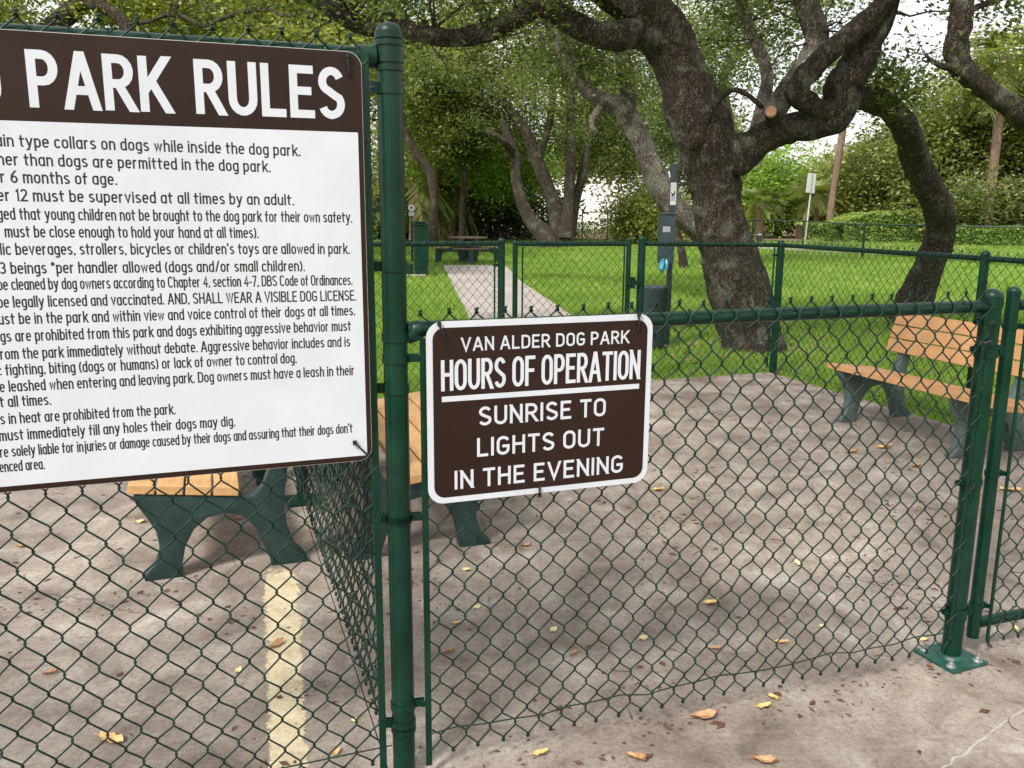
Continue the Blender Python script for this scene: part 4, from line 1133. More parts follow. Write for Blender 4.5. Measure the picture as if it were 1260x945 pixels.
# twigs and leaves along the upper limbs
starts = []
for k in ('left', 'right', 'front', 'mossy', 'thin'):
    c = np.array(L_[k]); m0 = {'left': 5, 'right': 11, 'front': 8, 'mossy': 3, 'thin': 3}[k]
    for p in catmull(c, 2)[m0 * 2:]: starts.append(p[:3] + rng.normal(0, .05, 3) + [0, 0, p[3] * .8])
for p in catmull(np.array(trunk), 2)[24:]: starts.append(p[:3] + [0, 0, p[3]])
ends = twigs('twigs', oak, tb, starts, M['bark'], 3, 1.0, .014, 2)
cl = []; ra = []
for e in ends:
    if e[2] > 3.45 and not (e[0] > 3.6 and e[2] < 4.6): cl.append(e + rng.normal(0, .15, 3)); ra.append(rng.uniform(.3, .6))
def clumps_px(lst):
    c = []; r_ = []
    for x, y, Y, rr in lst: c.append(gy(x, y, Y)); r_.append(rr)
    return c, r_
c2, r2 = clumps_px([(600, -60, 9.8, .5), (560, -60, 9.5, .6), (470, -50, 9.2, .5), (380, -60, 9, .5), (880, 60, 11.8, .25), (965, 90, 11.3, .25), (940, 112, 11.4, .25), (912, 90, 11.6, .22), (955, 50, 11.8, .25), (890, -40, 11, .5), (970, -50, 11, .5), (600, -140, 9.6, 1.2), (800, -150, 10, 1.4), (980, -170, 10, 1.3), (1045, 12, 11.3, .13), (1060, -10, 11, .2), (885, 25, 11.8, .2)])
cl += c2; ra += r2
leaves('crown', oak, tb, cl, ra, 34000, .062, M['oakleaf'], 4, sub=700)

over = [[(-.6, -.1, 4.4, .22), (-1.2, -2.2, 5.4, .17), (-1.6, -4.6, 5.9, .12), (-2.4, -7.5, 6.3, .08), (-3.2, -10.2, 6.6, .04)],
        [(.6, -.2, 4.6, .20), (1.6, -2.2, 5.6, .15), (2.1, -4.6, 6.2, .11), (2.0, -7.4, 6.8, .06), (1.4, -10.0, 7.0, .03)],
        [(-1.5, -.2, 4.7, .18), (-4.0, -1.6, 5.6, .13), (-6.2, -3.5, 6.2, .08), (-7.8, -5.6, 6.6, .04)]]
root_ = np.array(trunk[-3][:3])
for i, l in enumerate(over):
    c = [(tb[0] + a, tb[1] + b_, z, r_) for a, b_, z, r_ in l]
    src = np.array(trunk[-2] if i != 1 else L_['right'][-2])
    limb('limb', oak, [(src[0], src[1], src[2], .2)] + c, M['bark'], tb, seg=14, n=6, rough=.08, seed=70 + i)
g7 = np.random.default_rng(71); cc = []; rr7 = []
for l in over:
    k_ = catmull(np.array(l), 5)
    for p in k_[4:]:
        if g7.uniform() < .55:
            cc.append(tb + p[:3] + g7.normal(0, .8, 3) * [1, 1, .3] + [0, 0, .5]); rr7.append(g7.uniform(.4, .95))
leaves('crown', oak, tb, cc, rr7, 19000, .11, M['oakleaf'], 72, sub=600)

# ---- the arching oak to its right
tb2 = gy(1118, 392, 12.4); tb2[2] = 0
oak2 = thing('arching_oak', 'slender curved oak trunk arching up from the grass to meet the big oak', 'tree', tb2)
arc = PX([(1112, 398, 12.4, 52), (1122, 378, 12.4, 46), (1133, 352, 12.4, 42), (1145, 322, 12.3, 38), (1156, 290, 12.2, 36), (1157, 262, 12.0, 38), (1147, 238, 11.8, 38), (1134, 214, 11.6, 34), (1125, 190, 11.3, 33), (1118, 166, 11.0, 33), (1106, 145, 10.8, 34), (1088, 129, 10.5, 33), (1066, 121, 10.2, 30), (1046, 120, 9.95, 27), (1034, 118, 9.85, 20)])
limb('trunk', oak2, arc, M['barkm'], tb2, seg=30, n=9, rough=.08, seed=40, ridges=6)
tw = [catmull(np.array(arc), 2)[i][:3] for i in (20, 22, 24, 25)]
ends = twigs('twigs', oak2, tb2, tw, M['bark'], 8, .55, .009, 1)
leaves('crown', oak2, tb2, ends + clumps_px([(1085, 95, 10.6, .25), (1105, 105, 10.8, .3), (1120, 125, 11.2, .3)])[0], [.18] * len(ends) + [.2, .25, .25], 2600, .07, M['oakleaf'], 9, sub=90)

# ---- leaning pale oak behind
tb3 = gy(912, 362, 15.2); tb3[2] = 0
oak3 = thing('leaning_oak', 'pale leaning oak whose trunk slopes up leftwards from behind the big oak', 'tree', tb3)
c = PX([(925, 372, 15.2, 34), (905, 345, 15.2, 31), (880, 308, 15.2, 29), (857, 280, 15.1, 29), (836, 262, 15, 31), (820, 242, 15, 31), (804, 212, 15, 30), (788, 175, 15, 28), (768, 138, 15, 28), (745, 125, 15, 24), (722, 110, 15, 20), (705, 86, 15, 19), (692, 60, 15, 18), (678, 30, 15, 17), (660, -5, 15, 15), (640, -50, 15, 12)])
limb('trunk', oak3, c, M['barkp'], tb3, seg=24, n=8, rough=.08, seed=50)
c3b = PX([(770, 140, 15.1, 22), (773, 112, 15.2, 23), (768, 82, 15.3, 22), (764, 52, 15.4, 20), (756, 15, 15.5, 18), (745, -30, 15.5, 14)])
limb('limb', oak3, c3b, M['barkp'], tb3, seg=18, n=7, rough=.08, seed=51)
limb('limb', oak3, PX([(742, 126, 14.9, 12), (728, 150, 14.8, 8), (735, 165, 14.8, 6)]), M['barkp'], tb3, seg=10, n=5, rough=.08, seed=52)
starts = [catmull(np.array(x_), 2)[i][:3] for x_ in (c, c3b) for i in range(len(catmull(np.array(x_), 2)) - 9, len(catmull(np.array(x_), 2)))]
ends = twigs('twigs', oak3, tb3, starts, M['barkp'], 12, 1.3, .014, 2)
cl = [e for e in ends]; ra = [.35] * len(ends)
ra = [.26] * len(ends)
c2, r2 = clumps_px([(800, 100, 18, .35), (815, 150, 18, .3), (640, 80, 17.5, .35), (600, 105, 17.8, .3), (660, 120, 18, .3), (560, 90, 18, .4), (715, 165, 18.5, .3), (730, 60, 18, .35), (600, -30, 16.5, .8), (500, 0, 17, .6), (515, 75, 17, .3), (700, -80, 16, 1.3), (850, 200, 18, .25), (775, 40, 17.5, .35), (590, 150, 19, .3)])
cl = ends + c2; ra = ra + r2
leaves('crown', oak3, tb3, cl, ra, 34000, .072, M['oakleaf'], 13, sub=560)

# ---- oak limb coming in at the top right
tb5 = gy(1500, 440, 9.3); tb5[2] = 0
oak5 = thing('right_oak', 'oak limb sweeping in from outside the frame at the upper right', 'tree', tb5)
limb('trunk', oak5, PX([(1500, 450, 9.3, 80), (1490, 380, 9.3, 66), (1470, 300, 9.3, 58), (1440, 240, 9.3, 52), (1390, 200, 9.3, 46), (1330, 172, 9.25, 40), (1285, 152, 9.2, 35), (1255, 138, 9.2, 30), (1229, 121, 9.2, 27), (1204, 102, 9.15, 28), (1184, 82, 9.1, 30), (1177, 60, 9.1, 30), (1181, 32, 9.1, 28), (1184, 0, 9.1, 28), (1180, -50, 9.1, 24), (1160, -110, 9.1, 18)]), M['bark'], tb5, seg=30, n=9, rough=.08, seed=60)
limb('limb', oak5, PX([(1182, 84, 9.1, 14), (1162, 82, 9.0, 9), (1148, 76, 8.95, 6), (1138, 66, 8.9, 4)]), M['bark'], tb5, seg=10, n=6, rough=.1, seed=61)
limb('limb', oak5, PX([(1186, 22, 9.1, 12), (1200, 10, 9.2, 8), (1222, 2, 9.3, 8), (1260, -14, 9.4, 7)]), M['bark'], tb5, seg=10, n=6, rough=.1, seed=62)
c0 = gy(1201, 86, 9.05); q = MB(); q.tube([c0 - tb5 + np.array([0, .12, -.03]), c0 - tb5 + np.array([0, .02, 0])], [.06, .045], 12); q.build('sawn_stub', M['cut'], oak5, True)
c2, r2 = clumps_px([(1155, 60, 9.0, .17), (1150, 30, 9.2, .2), (1160, 5, 9.3, .2), (1145, 85, 9.0, .12), (1132, 90, 9.1, .06), (1136, 50, 9.2, .08), (1225, 15, 9.4, .25), (1250, 5, 9.5, .25), (1262, 40, 9.6, .2), (1210, -30, 9.4, .4), (1170, -50, 9.3, .3), (1165, 95, 9.1, .12), (1280, -40, 9.5, .6), (1350, 60, 9.8, .6), (1400, 100, 9.5, .7), (1200, -120, 9.5, 1.2), (1400, -100, 9.5, 1.5)])
leaves('crown', oak5, tb5, c2, r2, 9000, .07, M['oakleaf'], 63, sub=420)
ends = twigs('twigs', oak5, tb5, [gy(1150, 78, 8.95), gy(1140, 68, 8.9), gy(1210, 5, 9.25), gy(1180, 20, 9.1), gy(1178, 45, 9.1)], M['bark'], 65, .4, .006, 3)

# ---- middle-distance oaks
def far_tree(name, label, base_px, limbs, clumps, n, size, lm, bm_='barkm', seed=0, sub=None, Y=None, group=None):
    b0 = gz(*base_px) if Y is None else gy(base_px[0], base_px[1], Y)
    b0[2] = 0
    t = thing(name, label, 'tree', b0, 0, group)
    for i, l in enumerate(limbs):
        l = PX(l)
        if i == 0: l[0] = (l[0][0], l[0][1], -.1, l[0][3])
        limb('trunk' if i == 0 else 'limb', t, l, M[bm_], b0, seg=12, n=5, rough=.07, seed=seed + i)
    cc, rr_ = clumps_px(clumps)
    if n: leaves('crown', t, b0, cc, rr_, n, size, M[lm], seed + 9, sub=sub)
    return t
def cloud(x0, x1, y0, y1, Y0, Y1, r0, r1, n, seed):
    g_ = np.random.default_rng(seed)
    return [(g_.uniform(x0, x1), g_.uniform(y0, y1), g_.uniform(Y0, Y1), g_.uniform(r0, r1)) for _ in range(n)]
far_tree('oak_tree', 'grey oak trunk leaning left above the garden gate, left one of the far pair', (672, 294),
         [[(676, 299, 38, 34), (668, 288, 38, 26), (652, 270, 38, 18), (641, 244, 38, 16), (635, 217, 38, 15), (635, 195, 38, 14), (626, 172, 38, 12), (618, 150, 38, 9)],
          [(633, 188, 38, 10), (615, 170, 37, 8), (598, 160, 37, 6)]],
         cloud(560, 640, 95, 175, 38.5, 43, .5, 1.2, 12, 2) + cloud(560, 670, 20, 120, 38, 43, .7, 1.6, 13, 3), 18000, .18, 'oliveleaf', seed=70, sub=700, Y=38)
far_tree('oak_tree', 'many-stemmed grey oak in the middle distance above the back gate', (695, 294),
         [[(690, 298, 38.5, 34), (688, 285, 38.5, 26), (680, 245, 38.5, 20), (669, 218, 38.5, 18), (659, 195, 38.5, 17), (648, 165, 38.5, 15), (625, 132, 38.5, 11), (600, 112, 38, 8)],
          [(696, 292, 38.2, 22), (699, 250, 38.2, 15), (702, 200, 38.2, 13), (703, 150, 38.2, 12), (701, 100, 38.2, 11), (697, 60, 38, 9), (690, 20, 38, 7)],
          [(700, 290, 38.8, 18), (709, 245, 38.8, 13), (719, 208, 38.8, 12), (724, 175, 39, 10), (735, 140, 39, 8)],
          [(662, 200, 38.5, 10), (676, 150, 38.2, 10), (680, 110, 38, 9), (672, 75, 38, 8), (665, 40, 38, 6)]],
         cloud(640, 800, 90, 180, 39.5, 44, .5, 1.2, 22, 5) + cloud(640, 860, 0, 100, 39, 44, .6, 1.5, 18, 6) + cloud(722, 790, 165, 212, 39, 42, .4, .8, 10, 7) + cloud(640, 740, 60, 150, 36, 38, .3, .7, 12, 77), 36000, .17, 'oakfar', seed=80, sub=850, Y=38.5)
far_tree('oak_tree', 'leaning oak behind the drinking fountain, next to the thick fence post', (533, 294),
         [[(533, 300, 37, 15), (533, 280, 37, 13), (534, 245, 37, 12), (531, 217, 37, 12), (521, 200, 37, 11), (508, 182, 37, 10), (498, 160, 37, 8), (490, 130, 37, 6)]],
         cloud(490, 575, 95, 190, 37.5, 41, .5, 1.2, 17, 8) + cloud(470, 575, 10, 100, 36, 41, .8, 1.6, 14, 9), 26000, .19, 'oliveleaf', seed=90, sub=700, Y=37)
far_tree('young_tree', 'thin straight pale trunk behind the picnic table', (568, 290),
         [[(568, 296, 40, 9), (569, 260, 40, 8), (571, 225, 40, 7), (573, 195, 40, 6), (572, 165, 40, 5)]],
         cloud(550, 600, 130, 195, 40.5, 42, .5, 1.0, 8, 10), 7000, .2, 'oakfar', seed=95, sub=240, Y=40)
far_tree('dark_tree', 'short dark trunk just left of the big oak behind the waste station', (841, 326),
         [[(842, 330, 24.5, 15), (839, 312, 24.5, 11), (833, 285, 24.5, 10), (828, 255, 24.5, 9), (831, 225, 24.5, 9), (838, 195, 24.5, 9), (836, 160, 24.5, 8), (828, 125, 24.5, 6)]],
         cloud(812, 860, 90, 190, 25, 27, .2, .5, 10, 11), 4500, .14, 'darkleaf', 'bark', seed=97, sub=300, Y=24.5)
# canopy above the rules sign
far_tree('oak_tree', 'sunlit oak canopy and crooked limbs above the big rules sign', (-60, 330),
         [[(-60, 345, 20, 46), (-50, 250, 20, 40), (-20, 150, 20, 34), (40, 60, 20, 28), (110, -5, 20, 24), (150, -40, 20, 18)],
          [(105, 0, 19, 18), (135, 12, 19, 18), (160, 38, 19, 17), (185, 80, 19, 15), (230, 150, 19, 13)],
          [(160, 30, 18.5, 5), (185, 26, 18.4, 5), (205, 18, 18.4, 6), (230, 22, 18.4, 6), (250, 32, 18.4, 6), (275, 22, 18.3, 6), (305, 14, 18.3, 6), (330, 12, 18.3, 5), (352, 20, 18.2, 4), (385, 14, 18.2, 3)],
          [(215, 20, 18.4, 7), (218, 5, 18.4, 8), (235, -12, 18.4, 9), (240, -40, 18.4, 9)]],
         cloud(-60, 440, -40, 75, 19, 24, .5, 1.3, 46, 12) + cloud(-60, 440, 60, 260, 21, 26, .8, 1.6, 18, 13), 70000, .14, 'yellowleaf', seed=100, sub=900, Y=20)
far_tree('oak_tree', 'dense oak behind the rules sign, its leaves showing at the top left', (330, 320),
         [[(330, 330, 28, 30), (335, 250, 28, 26), (340, 160, 28, 22), (350, 90, 28, 18), (365, 30, 28, 14)]],
         cloud(200, 480, -20, 120, 26, 31, .9, 1.9, 30, 14), 42000, .18, 'oakfar', seed=110, sub=560, Y=28)

# ---- backdrop of trees, palms and undergrowth
def mass(name, label, cat, x0, x1, ytop, ybase, Y, n, size, lm, seed, depth=5, cnt=26, sub=None, rr=(1.2, 2.4), trunk=True, ragged=25, tx=None):
    b0 = gy(tx or (x0 + x1) / 2, ybase, Y); b0[2] = 0
    t = thing(name, label, cat, b0)
    g_ = np.random.default_rng(seed); cc = []; ra_ = []
    for i in range(cnt):
        x = g_.uniform(x0, x1); e = 1 - ((x - (x0 + x1) / 2) / ((x1 - x0) / 2)) ** 2
        r_ = g_.uniform(*rr)
        yt = ytop + ragged * (1 - e) + g_.uniform(0, ragged * .5)
        y = g_.uniform(yt, ybase)
        p = gy(x, y, Y + g_.uniform(-depth / 2, depth / 2)); p[2] = max(p[2], r_ * .45)
        cc.append(p); ra_.append(r_)
    leaves('crown', t, b0, cc, ra_, n, size, M[lm], seed, sub=sub or int(n / 45))
    if trunk:
        top_ = gy((x0 + x1) / 2, (ytop * .6 + ybase * .4), Y)
        limb('trunk', t, [(b0[0], b0[1], -.1, .3), (b0[0] + .2, b0[1], top_[2] * .4, .22), (b0[0] - .2, b0[1], top_[2] * .8, .16), (top_[0], top_[1], top_[2], .08)], M['barkp'], b0, seg=10, n=4, seed=seed)
    return t
mass('undergrowth', 'dark green thicket behind the far left fence and picnic table', 'bushes', 440, 665, 205, 290, 48, 42000, .26, 'darkleaf', 200, cnt=40, rr=(1.0, 2.0), trunk=False, ragged=30)
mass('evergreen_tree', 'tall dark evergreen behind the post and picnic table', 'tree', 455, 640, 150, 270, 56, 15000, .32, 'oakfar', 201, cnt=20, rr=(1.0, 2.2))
mass('lime_bush', 'bright lime green shrub glowing between the far oak trunks', 'bush', 594, 668, 176, 240, 45, 15000, .22, 'brightleaf', 202, cnt=12, rr=(.9, 1.5), trunk=False, ragged=8)
mass('yellow_green_tree', 'pale yellow-green tree left of the leaning oak behind the thick post', 'tree', 485, 560, 90, 250, 45, 16000, .24, 'yellowleaf', 203, cnt=14, rr=(.9, 1.6))
mass('flowering_bush', 'yellow-green bush in front of the white building, left of the big oak', 'bush', 762, 845, 240, 292, 44, 15000, .20, 'yellowleaf', 204, cnt=14, rr=(.7, 1.2), trunk=False, ragged=12)
mass('broadleaf_tree', 'leafy tree behind the leaning pale oak', 'tree', 772, 880, 100, 240, 62, 15000, .32, 'oakfar', 205, cnt=16, rr=(1.0, 2.0), ragged=10)
mass('airy_tree', 'loose leafy oak crown behind the upper limbs of the big oak', 'tree', 850, 1045, -30, 130, 26, 15000, .13, 'oakleaf', 215, cnt=26, rr=(.5, 1.1), depth=6, sub=420, ragged=10, tx=898)
mass('broadleaf_tree', 'leafy tree showing above the white building between the oaks', 'tree', 690, 800, 120, 222, 60, 20000, .32, 'oliveleaf', 216, cnt=22, rr=(1.0, 1.9), ragged=10, tx=700)
mass('bright_green_tree', 'bright green tree right of the big oak trunk behind the road sign', 'tree', 905, 1010, 183, 268, 58, 26000, .28, 'brightleaf', 207, cnt=20, rr=(1.2, 2.0), ragged=18)
mass('tangled_shrubs', 'yellow-green shrubs behind the leaning palm trunk', 'bushes', 985, 1110, 192, 270, 56, 26000, .28, 'yellowleaf', 208, cnt=22, rr=(1.1, 1.9), ragged=14)
mass('shade_tree', 'olive green tree behind the arching oak', 'tree', 1060, 1200, 168, 265, 54, 34000, .27, 'oliveleaf', 209, cnt=28, rr=(1.2, 2.2), ragged=12)
mass('shade_tree', 'tall dense oak filling the right edge behind the palm trunk', 'tree', 1130, 1330, 95, 265, 50, 60000, .26, 'oliveleaf', 210, cnt=48, rr=(1.3, 2.4), ragged=30)
mass('dark_shrub', 'dark shaded shrubs at the right edge under the trees', 'bushes', 1190, 1340, 225, 275, 46, 20000, .24, 'oakfar', 211, cnt=18, rr=(1.0, 1.6), trunk=False, ragged=8)
mass('broadleaf_tree', 'leafy tree at the far right above the low hedge', 'tree', 1210, 1420, 40, 200, 47, 34000, .26, 'yellowleaf', 212, cnt=22, rr=(1.4, 2.4))
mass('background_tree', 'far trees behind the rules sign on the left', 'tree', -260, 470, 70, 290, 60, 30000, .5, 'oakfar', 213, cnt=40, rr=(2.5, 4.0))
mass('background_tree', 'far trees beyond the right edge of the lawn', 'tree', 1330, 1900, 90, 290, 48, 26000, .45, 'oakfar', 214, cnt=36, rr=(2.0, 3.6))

def hedge(name, label, a, b_, h, dpt, n, size, seed, lm='hedge', rnd=.0):
    a = np.array(a, float); b_ = np.array(b_, float); a[2] = b_[2] = 0
    t = thing(name, label, 'hedge', a); g_ = np.random.default_rng(seed)
    d = b_ - a; L = np.linalg.norm(d); d /= L; nn = np.array([-d[1], d[0], 0])
    q = MB(); ang = math.atan2(d[1], d[0])
    # dark woody inside
    ins = .1 + L * .22 * (rnd > 0); q.box(ins, L - ins, .25, dpt - .25, 0, h * (.82 if not rnd else .62)); o = q.build('stems', M['twig'], t); o.rotation_euler = (0, 0, ang)
    x = g_.uniform(0, L, n); f = g_.uniform(0, 1, n)
    face = g_.uniform(0, 1, n) < .6
    yy = np.where(face, g_.normal(.04, .06, n), g_.uniform(0, dpt, n)); zz = np.where(face, g_.uniform(.02, 1, n) * h, h * (1 - .04 * g_.exponential(1, n)))
    bulge = .06 * np.sin(x * 2.3) + .05 * np.sin(x * 5.1 + 1)
    zz = zz + (zz / h) * (bulge + g_.normal(0, .03, n))
    if rnd: zz *= 1 - rnd * (np.abs(x / L - .5) * 2) ** 3
    p = d[None] * x[:, None] + nn[None] * (yy + .5 * bulge)[:, None]; p[:, 2] = zz
    aa = g_.normal(0, 1, (n, 3)); aa /= np.linalg.norm(aa, axis=1, keepdims=True); up = g_.normal(0, .7, (n, 3)) + [0, -.5, .8]
    b2 = np.cross(up, aa); b2 /= np.linalg.norm(b2, axis=1, keepdims=True); s_ = size * g_.uniform(.6, 1.3, n)[:, None]
    V_ = np.stack([p - aa * s_ / 2, p + b2 * s_ * .28, p + aa * s_ / 2, p - b2 * s_ * .28], 1).reshape(-1, 3)
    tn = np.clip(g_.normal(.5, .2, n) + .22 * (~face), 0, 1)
    np_mesh('foliage', V_, np.arange(4 * n).reshape(n, 4), M[lm], t, False, ('tint', np.repeat(tn, 4)))
    return t
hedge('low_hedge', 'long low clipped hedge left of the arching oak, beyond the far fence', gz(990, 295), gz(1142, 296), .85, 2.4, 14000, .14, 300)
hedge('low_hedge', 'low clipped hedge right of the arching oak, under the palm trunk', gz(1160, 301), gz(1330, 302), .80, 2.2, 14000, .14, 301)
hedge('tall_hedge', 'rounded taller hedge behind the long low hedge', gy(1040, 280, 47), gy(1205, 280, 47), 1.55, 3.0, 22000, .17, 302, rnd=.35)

# palms
def palm(name, label, pts, crown_px, Y, seed, n=34, L=2.2, hang=.4):
    b0 = gy(pts[0][0], pts[0][1], Y); b0[2] = 0
    t = thing(name, label, 'palm tree', b0)
    rows = [(x, y, Y, w_) for x, y, w_ in pts]
    c_ = PX(rows); c_[0] = (c_[0][0], c_[0][1], -.1, c_[0][3] * 1.2)
    limb('trunk', t, c_, M['palmbark'], b0, seg=12, n=6, rough=.05, seed=seed)
    g_ = np.random.default_rng(seed); hd = gy(crown_px[0], crown_px[1], Y) - b0; q = MB(); V_ = []; tn = []
    for k in range(n):
        az = g_.uniform(0, 2 * PI); el = g_.uniform(-.9, 1.1) ; Lf = L * g_.uniform(.8, 1.1)
        d = np.array([math.cos(az) * math.cos(el), math.sin(az) * math.cos(el), math.sin(el)])
        side = np.cross(d, [0, 0, 1.0]); side /= np.linalg.norm(side)
        tint = g_.uniform(.2, .7) if el > -.5 else g_.uniform(.75, 1)
        pp = []
        for i in range(7):
            f = i / 6; pp.append(hd + d * Lf * f * (1 - .1 * f) + np.array([0, 0, -hang * Lf * f * f]))
        for i in range(24):
            f = .25 + .75 * i / 23; j = min(5, int(f * 6)); p = pp[j] + (pp[j + 1] - pp[j]) * (f * 6 - j)
            for s in (-1, 1):
                tip = p + side * s * Lf * .36 * (1.15 - f * .75) + d * Lf * .20 + np.array([0, 0, -.12 * Lf * g_.uniform(.4, 1.4)])
                wv = d * .028
                V_ += [p - wv, p + wv, tip + wv * .3, tip - wv * .3]; tn += [tint + g_.normal(0, .06)] * 4
    V_ = np.array(V_)
    np_mesh('crown', V_, np.arange(len(V_)).reshape(-1, 4), M['frond'], t, False, ('tint', np.clip(tn, 0, 1)))
    return t
palm('cabbage_palm', 'slim leaning palm trunk between the road sign and the arching oak', [(1021, 273, 9), (1024, 245, 9), (1030, 205, 9), (1036, 168, 9), (1042, 128, 9), (1047, 92, 9)], (1050, 85), 50, 400)
palm('cabbage_palm', 'orange-brown palm trunk at the right edge above the low hedge', [(1213, 276, 15), (1218, 240, 13), (1223, 200, 12), (1229, 150, 12), (1236, 100, 12), (1240, 72, 12)], (1241, 66), 45, 401, n=40, L=2.6)
palm('palmetto', 'palmetto fronds rising behind the far fence right of the oak trunk', [(935, 285, 9), (935, 275, 9), (934, 262, 8), (934, 252, 8)], (934, 244), 50, 402, n=26, L=1.5)
palm('palmetto', 'palmetto fronds above the shrubs just left of the leaning palm trunk', [(1005, 285, 7), (1005, 272, 7), (1004, 258, 7), (1004, 244, 7)], (1004, 236), 53, 403, n=30, L=2.0)
palm('palmetto', 'drooping palmetto in the undergrowth left of the picnic table', [(556, 288, 9), (556, 270, 9), (555, 250, 9), (555, 238, 8)], (555, 230), 45, 404, n=36, L=2.3, hang=.7)
palm('palmetto', 'pale palmetto behind the drinking fountain', [(508, 288, 9), (508, 265, 9), (507, 245, 9), (507, 225, 8)], (507, 215), 43, 405, n=36, L=2.2, hang=.6)

# young plants bedded along the far fence
g_ = np.random.default_rng(77)
V_ = []; tn = []
for k in range(140):
    f = g_.uniform(0, 1); a = gz(1290, 328) * (1 - f) + gz(985, 305) * f + np.array([g_.normal(0, .3), g_.normal(-.8, .5), 0]); a[2] = 0
    h = g_.uniform(.25, .6)
    for j in range(26):
        p = a + np.array([g_.normal(0, .12), g_.normal(0, .12), g_.uniform(0, h)]); d = g_.normal(0, 1, 3); d /= np.linalg.norm(d); s = np.cross(d, [0, 0, 1.0])
        V_ += [p - d * .08, p + s * .03, p + d * .08, p - s * .03]; tn += [g_.uniform(.1, .9)] * 4
V_ = np.array(V_); o = np_mesh('bedding_plants', V_, np.arange(len(V_)).reshape(-1, 4), M['hedge'], None, False, ('tint', tn))
tag(o, 'low leafy bedding plants along the pale sidewalk beyond the lawn', 'plants', kind='stuff')
V_ = []; tn = []
for k in range(90):
    p0_ = gz(g_.uniform(650, 850), 294) + np.array([0, g_.uniform(-1, 1), 0]); p0_[2] = 0
    for j in range(30):
        p = p0_ + np.array([g_.normal(0, .3), g_.normal(0, .3), g_.uniform(0, .9)]); d = g_.normal(0, 1, 3); d /= np.linalg.norm(d); s = np.cross(d, [0, 0, 1.0])
        V_ += [p - d * .14, p + s * .06, p + d * .14, p - s * .06]; tn += [g_.uniform(.3, 1)] * 4
V_ = np.array(V_); o = np_mesh('flower_bed', V_, np.arange(len(V_)).reshape(-1, 4), M['hedge'], None, False, ('tint', tn))
tag(o, 'loose leafy plants in front of the white building', 'plants', kind='stuff')

# ------------------------------------------------------------------ grass
def in_pad(x, y):
    s = (x - P0[0]) * U[0] + (y - P0[1]) * U[1]; t_ = (x - P0[0]) * V[0] + (y - P0[1]) * V[1]
    rr_ = .035 + .03 * np.sin(s * 9 + 3 * np.sin(s * 2.3)) ; r2_ = .035 + .03 * np.sin(t_ * 9 + 2 * np.sin(t_ * 3.1))
    return (t_ < TB + rr_) & (s < SR + r2_)
def in_path(x, y):
    L0, L1 = pr_[0], pr_[2]; R0_, R1 = pl[0], pl[2]
    xl = np.interp(y, [p[1] for p in pr_], [p[0] for p in pr_]); xr = np.interp(y, [p[1] for p in pl], [p[0] for p in pl])
    return (x > xl) & (x < xr) & (y < pl[3][1])
def grass(y0, y1, wx, n, h, wd, seed):
    g_ = np.random.default_rng(seed)
    y = g_.uniform(y0, y1, n); x = g_.uniform(-1, 1, n) * (y * wx + .5)
    k = ~(in_pad(x, y) | in_path(x, y)); x = x[k]; y = y[k]; n = len(x)
    a = g_.uniform(0, 2 * PI, n); hh = h * g_.uniform(.5, 1.3, n); ln = g_.normal(0, .45, (n, 2)) * hh[:, None]
    dx = np.cos(a) * wd / 2; dy = np.sin(a) * wd / 2
    z0 = -.030
    v0 = np.stack([x - dx, y - dy, np.full(n, z0)], 1); v1 = np.stack([x + dx, y + dy, np.full(n, z0)], 1); v2 = np.stack([x + ln[:, 0], y + ln[:, 1], z0 + hh], 1)
    patch = .5 + .22 * np.sin(x * 1.7 + 2 * np.sin(y * .6)) * np.sin(y * 1.1 + x * .4) 
    t_ = np.clip(patch + g_.normal(0, .2, n), 0, 1)
    return np.stack([v0, v1, v2], 1).reshape(-1, 3), np.repeat(t_, 3)
gs = [grass(5.0, 10, .66, 120000, .058, .007, 1), grass(10, 17, .64, 120000, .065, .012, 2), grass(17, 47, .64, 95000, .08, .03, 3)]
V_ = np.concatenate([a for a, _ in gs]); tn = np.concatenate([b_ for _, b_ in gs])
o = np_mesh('grass', V_, np.arange(len(V_)).reshape(-1, 3), M['grassblade'], None, False, ('tint', tn))
tag(o, 'bright green mown grass around the concrete pad and path', 'grass', kind='stuff')

# ------------------------------------------------------------------ litter and fallen leaves
g_ = np.random.default_rng(9); q = MB()
Vb = []; Fb = []
n = 4300
tt_ = g_.uniform(-.5, TB - .05, n); ss_ = g_.uniform(-2.5, SR - .1, n)
nc_ = 2600; cs_ = g_.integers(0, 150, nc_); cxs = g_.uniform(-2.3, SR - .2, 150); cts = g_.uniform(-.35, TB - .1, 150); ss_[:nc_] = np.clip(cxs[cs_] + g_.normal(0, .07, nc_), -2.5, SR - .05); tt_[:nc_] = np.clip(cts[cs_] + g_.normal(0, .07, nc_), -1.3, TB - .03)
tt_[nc_:nc_ + 500] = -.05 + g_.normal(0, .05, 500); tt_[nc_ + 500:nc_ + 900] = TB - .02 - np.abs(g_.normal(0, .06, 400)); ss_[nc_ + 900:nc_ + 1200] = SR - .02 - np.abs(g_.normal(0, .06, 300))
for i in range(n):
    p = fr(ss_[i], tt_[i], .0015)
    L = min(.022, g_.exponential(.0055) + .0022); a = g_.uniform(0, PI); wv = L * g_.uniform(.15, .7)
    d = np.array([math.cos(a), math.sin(a), 0]); s = np.array([-d[1], d[0], 0]); up = np.array([0, 0, g_.uniform(.001, .005)])
    k = len(Vb); Vb += [p - d * L, p - s * wv + up, p + d * L, p + s * wv + up * .3]; Fb.append((k, k + 1, k + 2, k + 3))
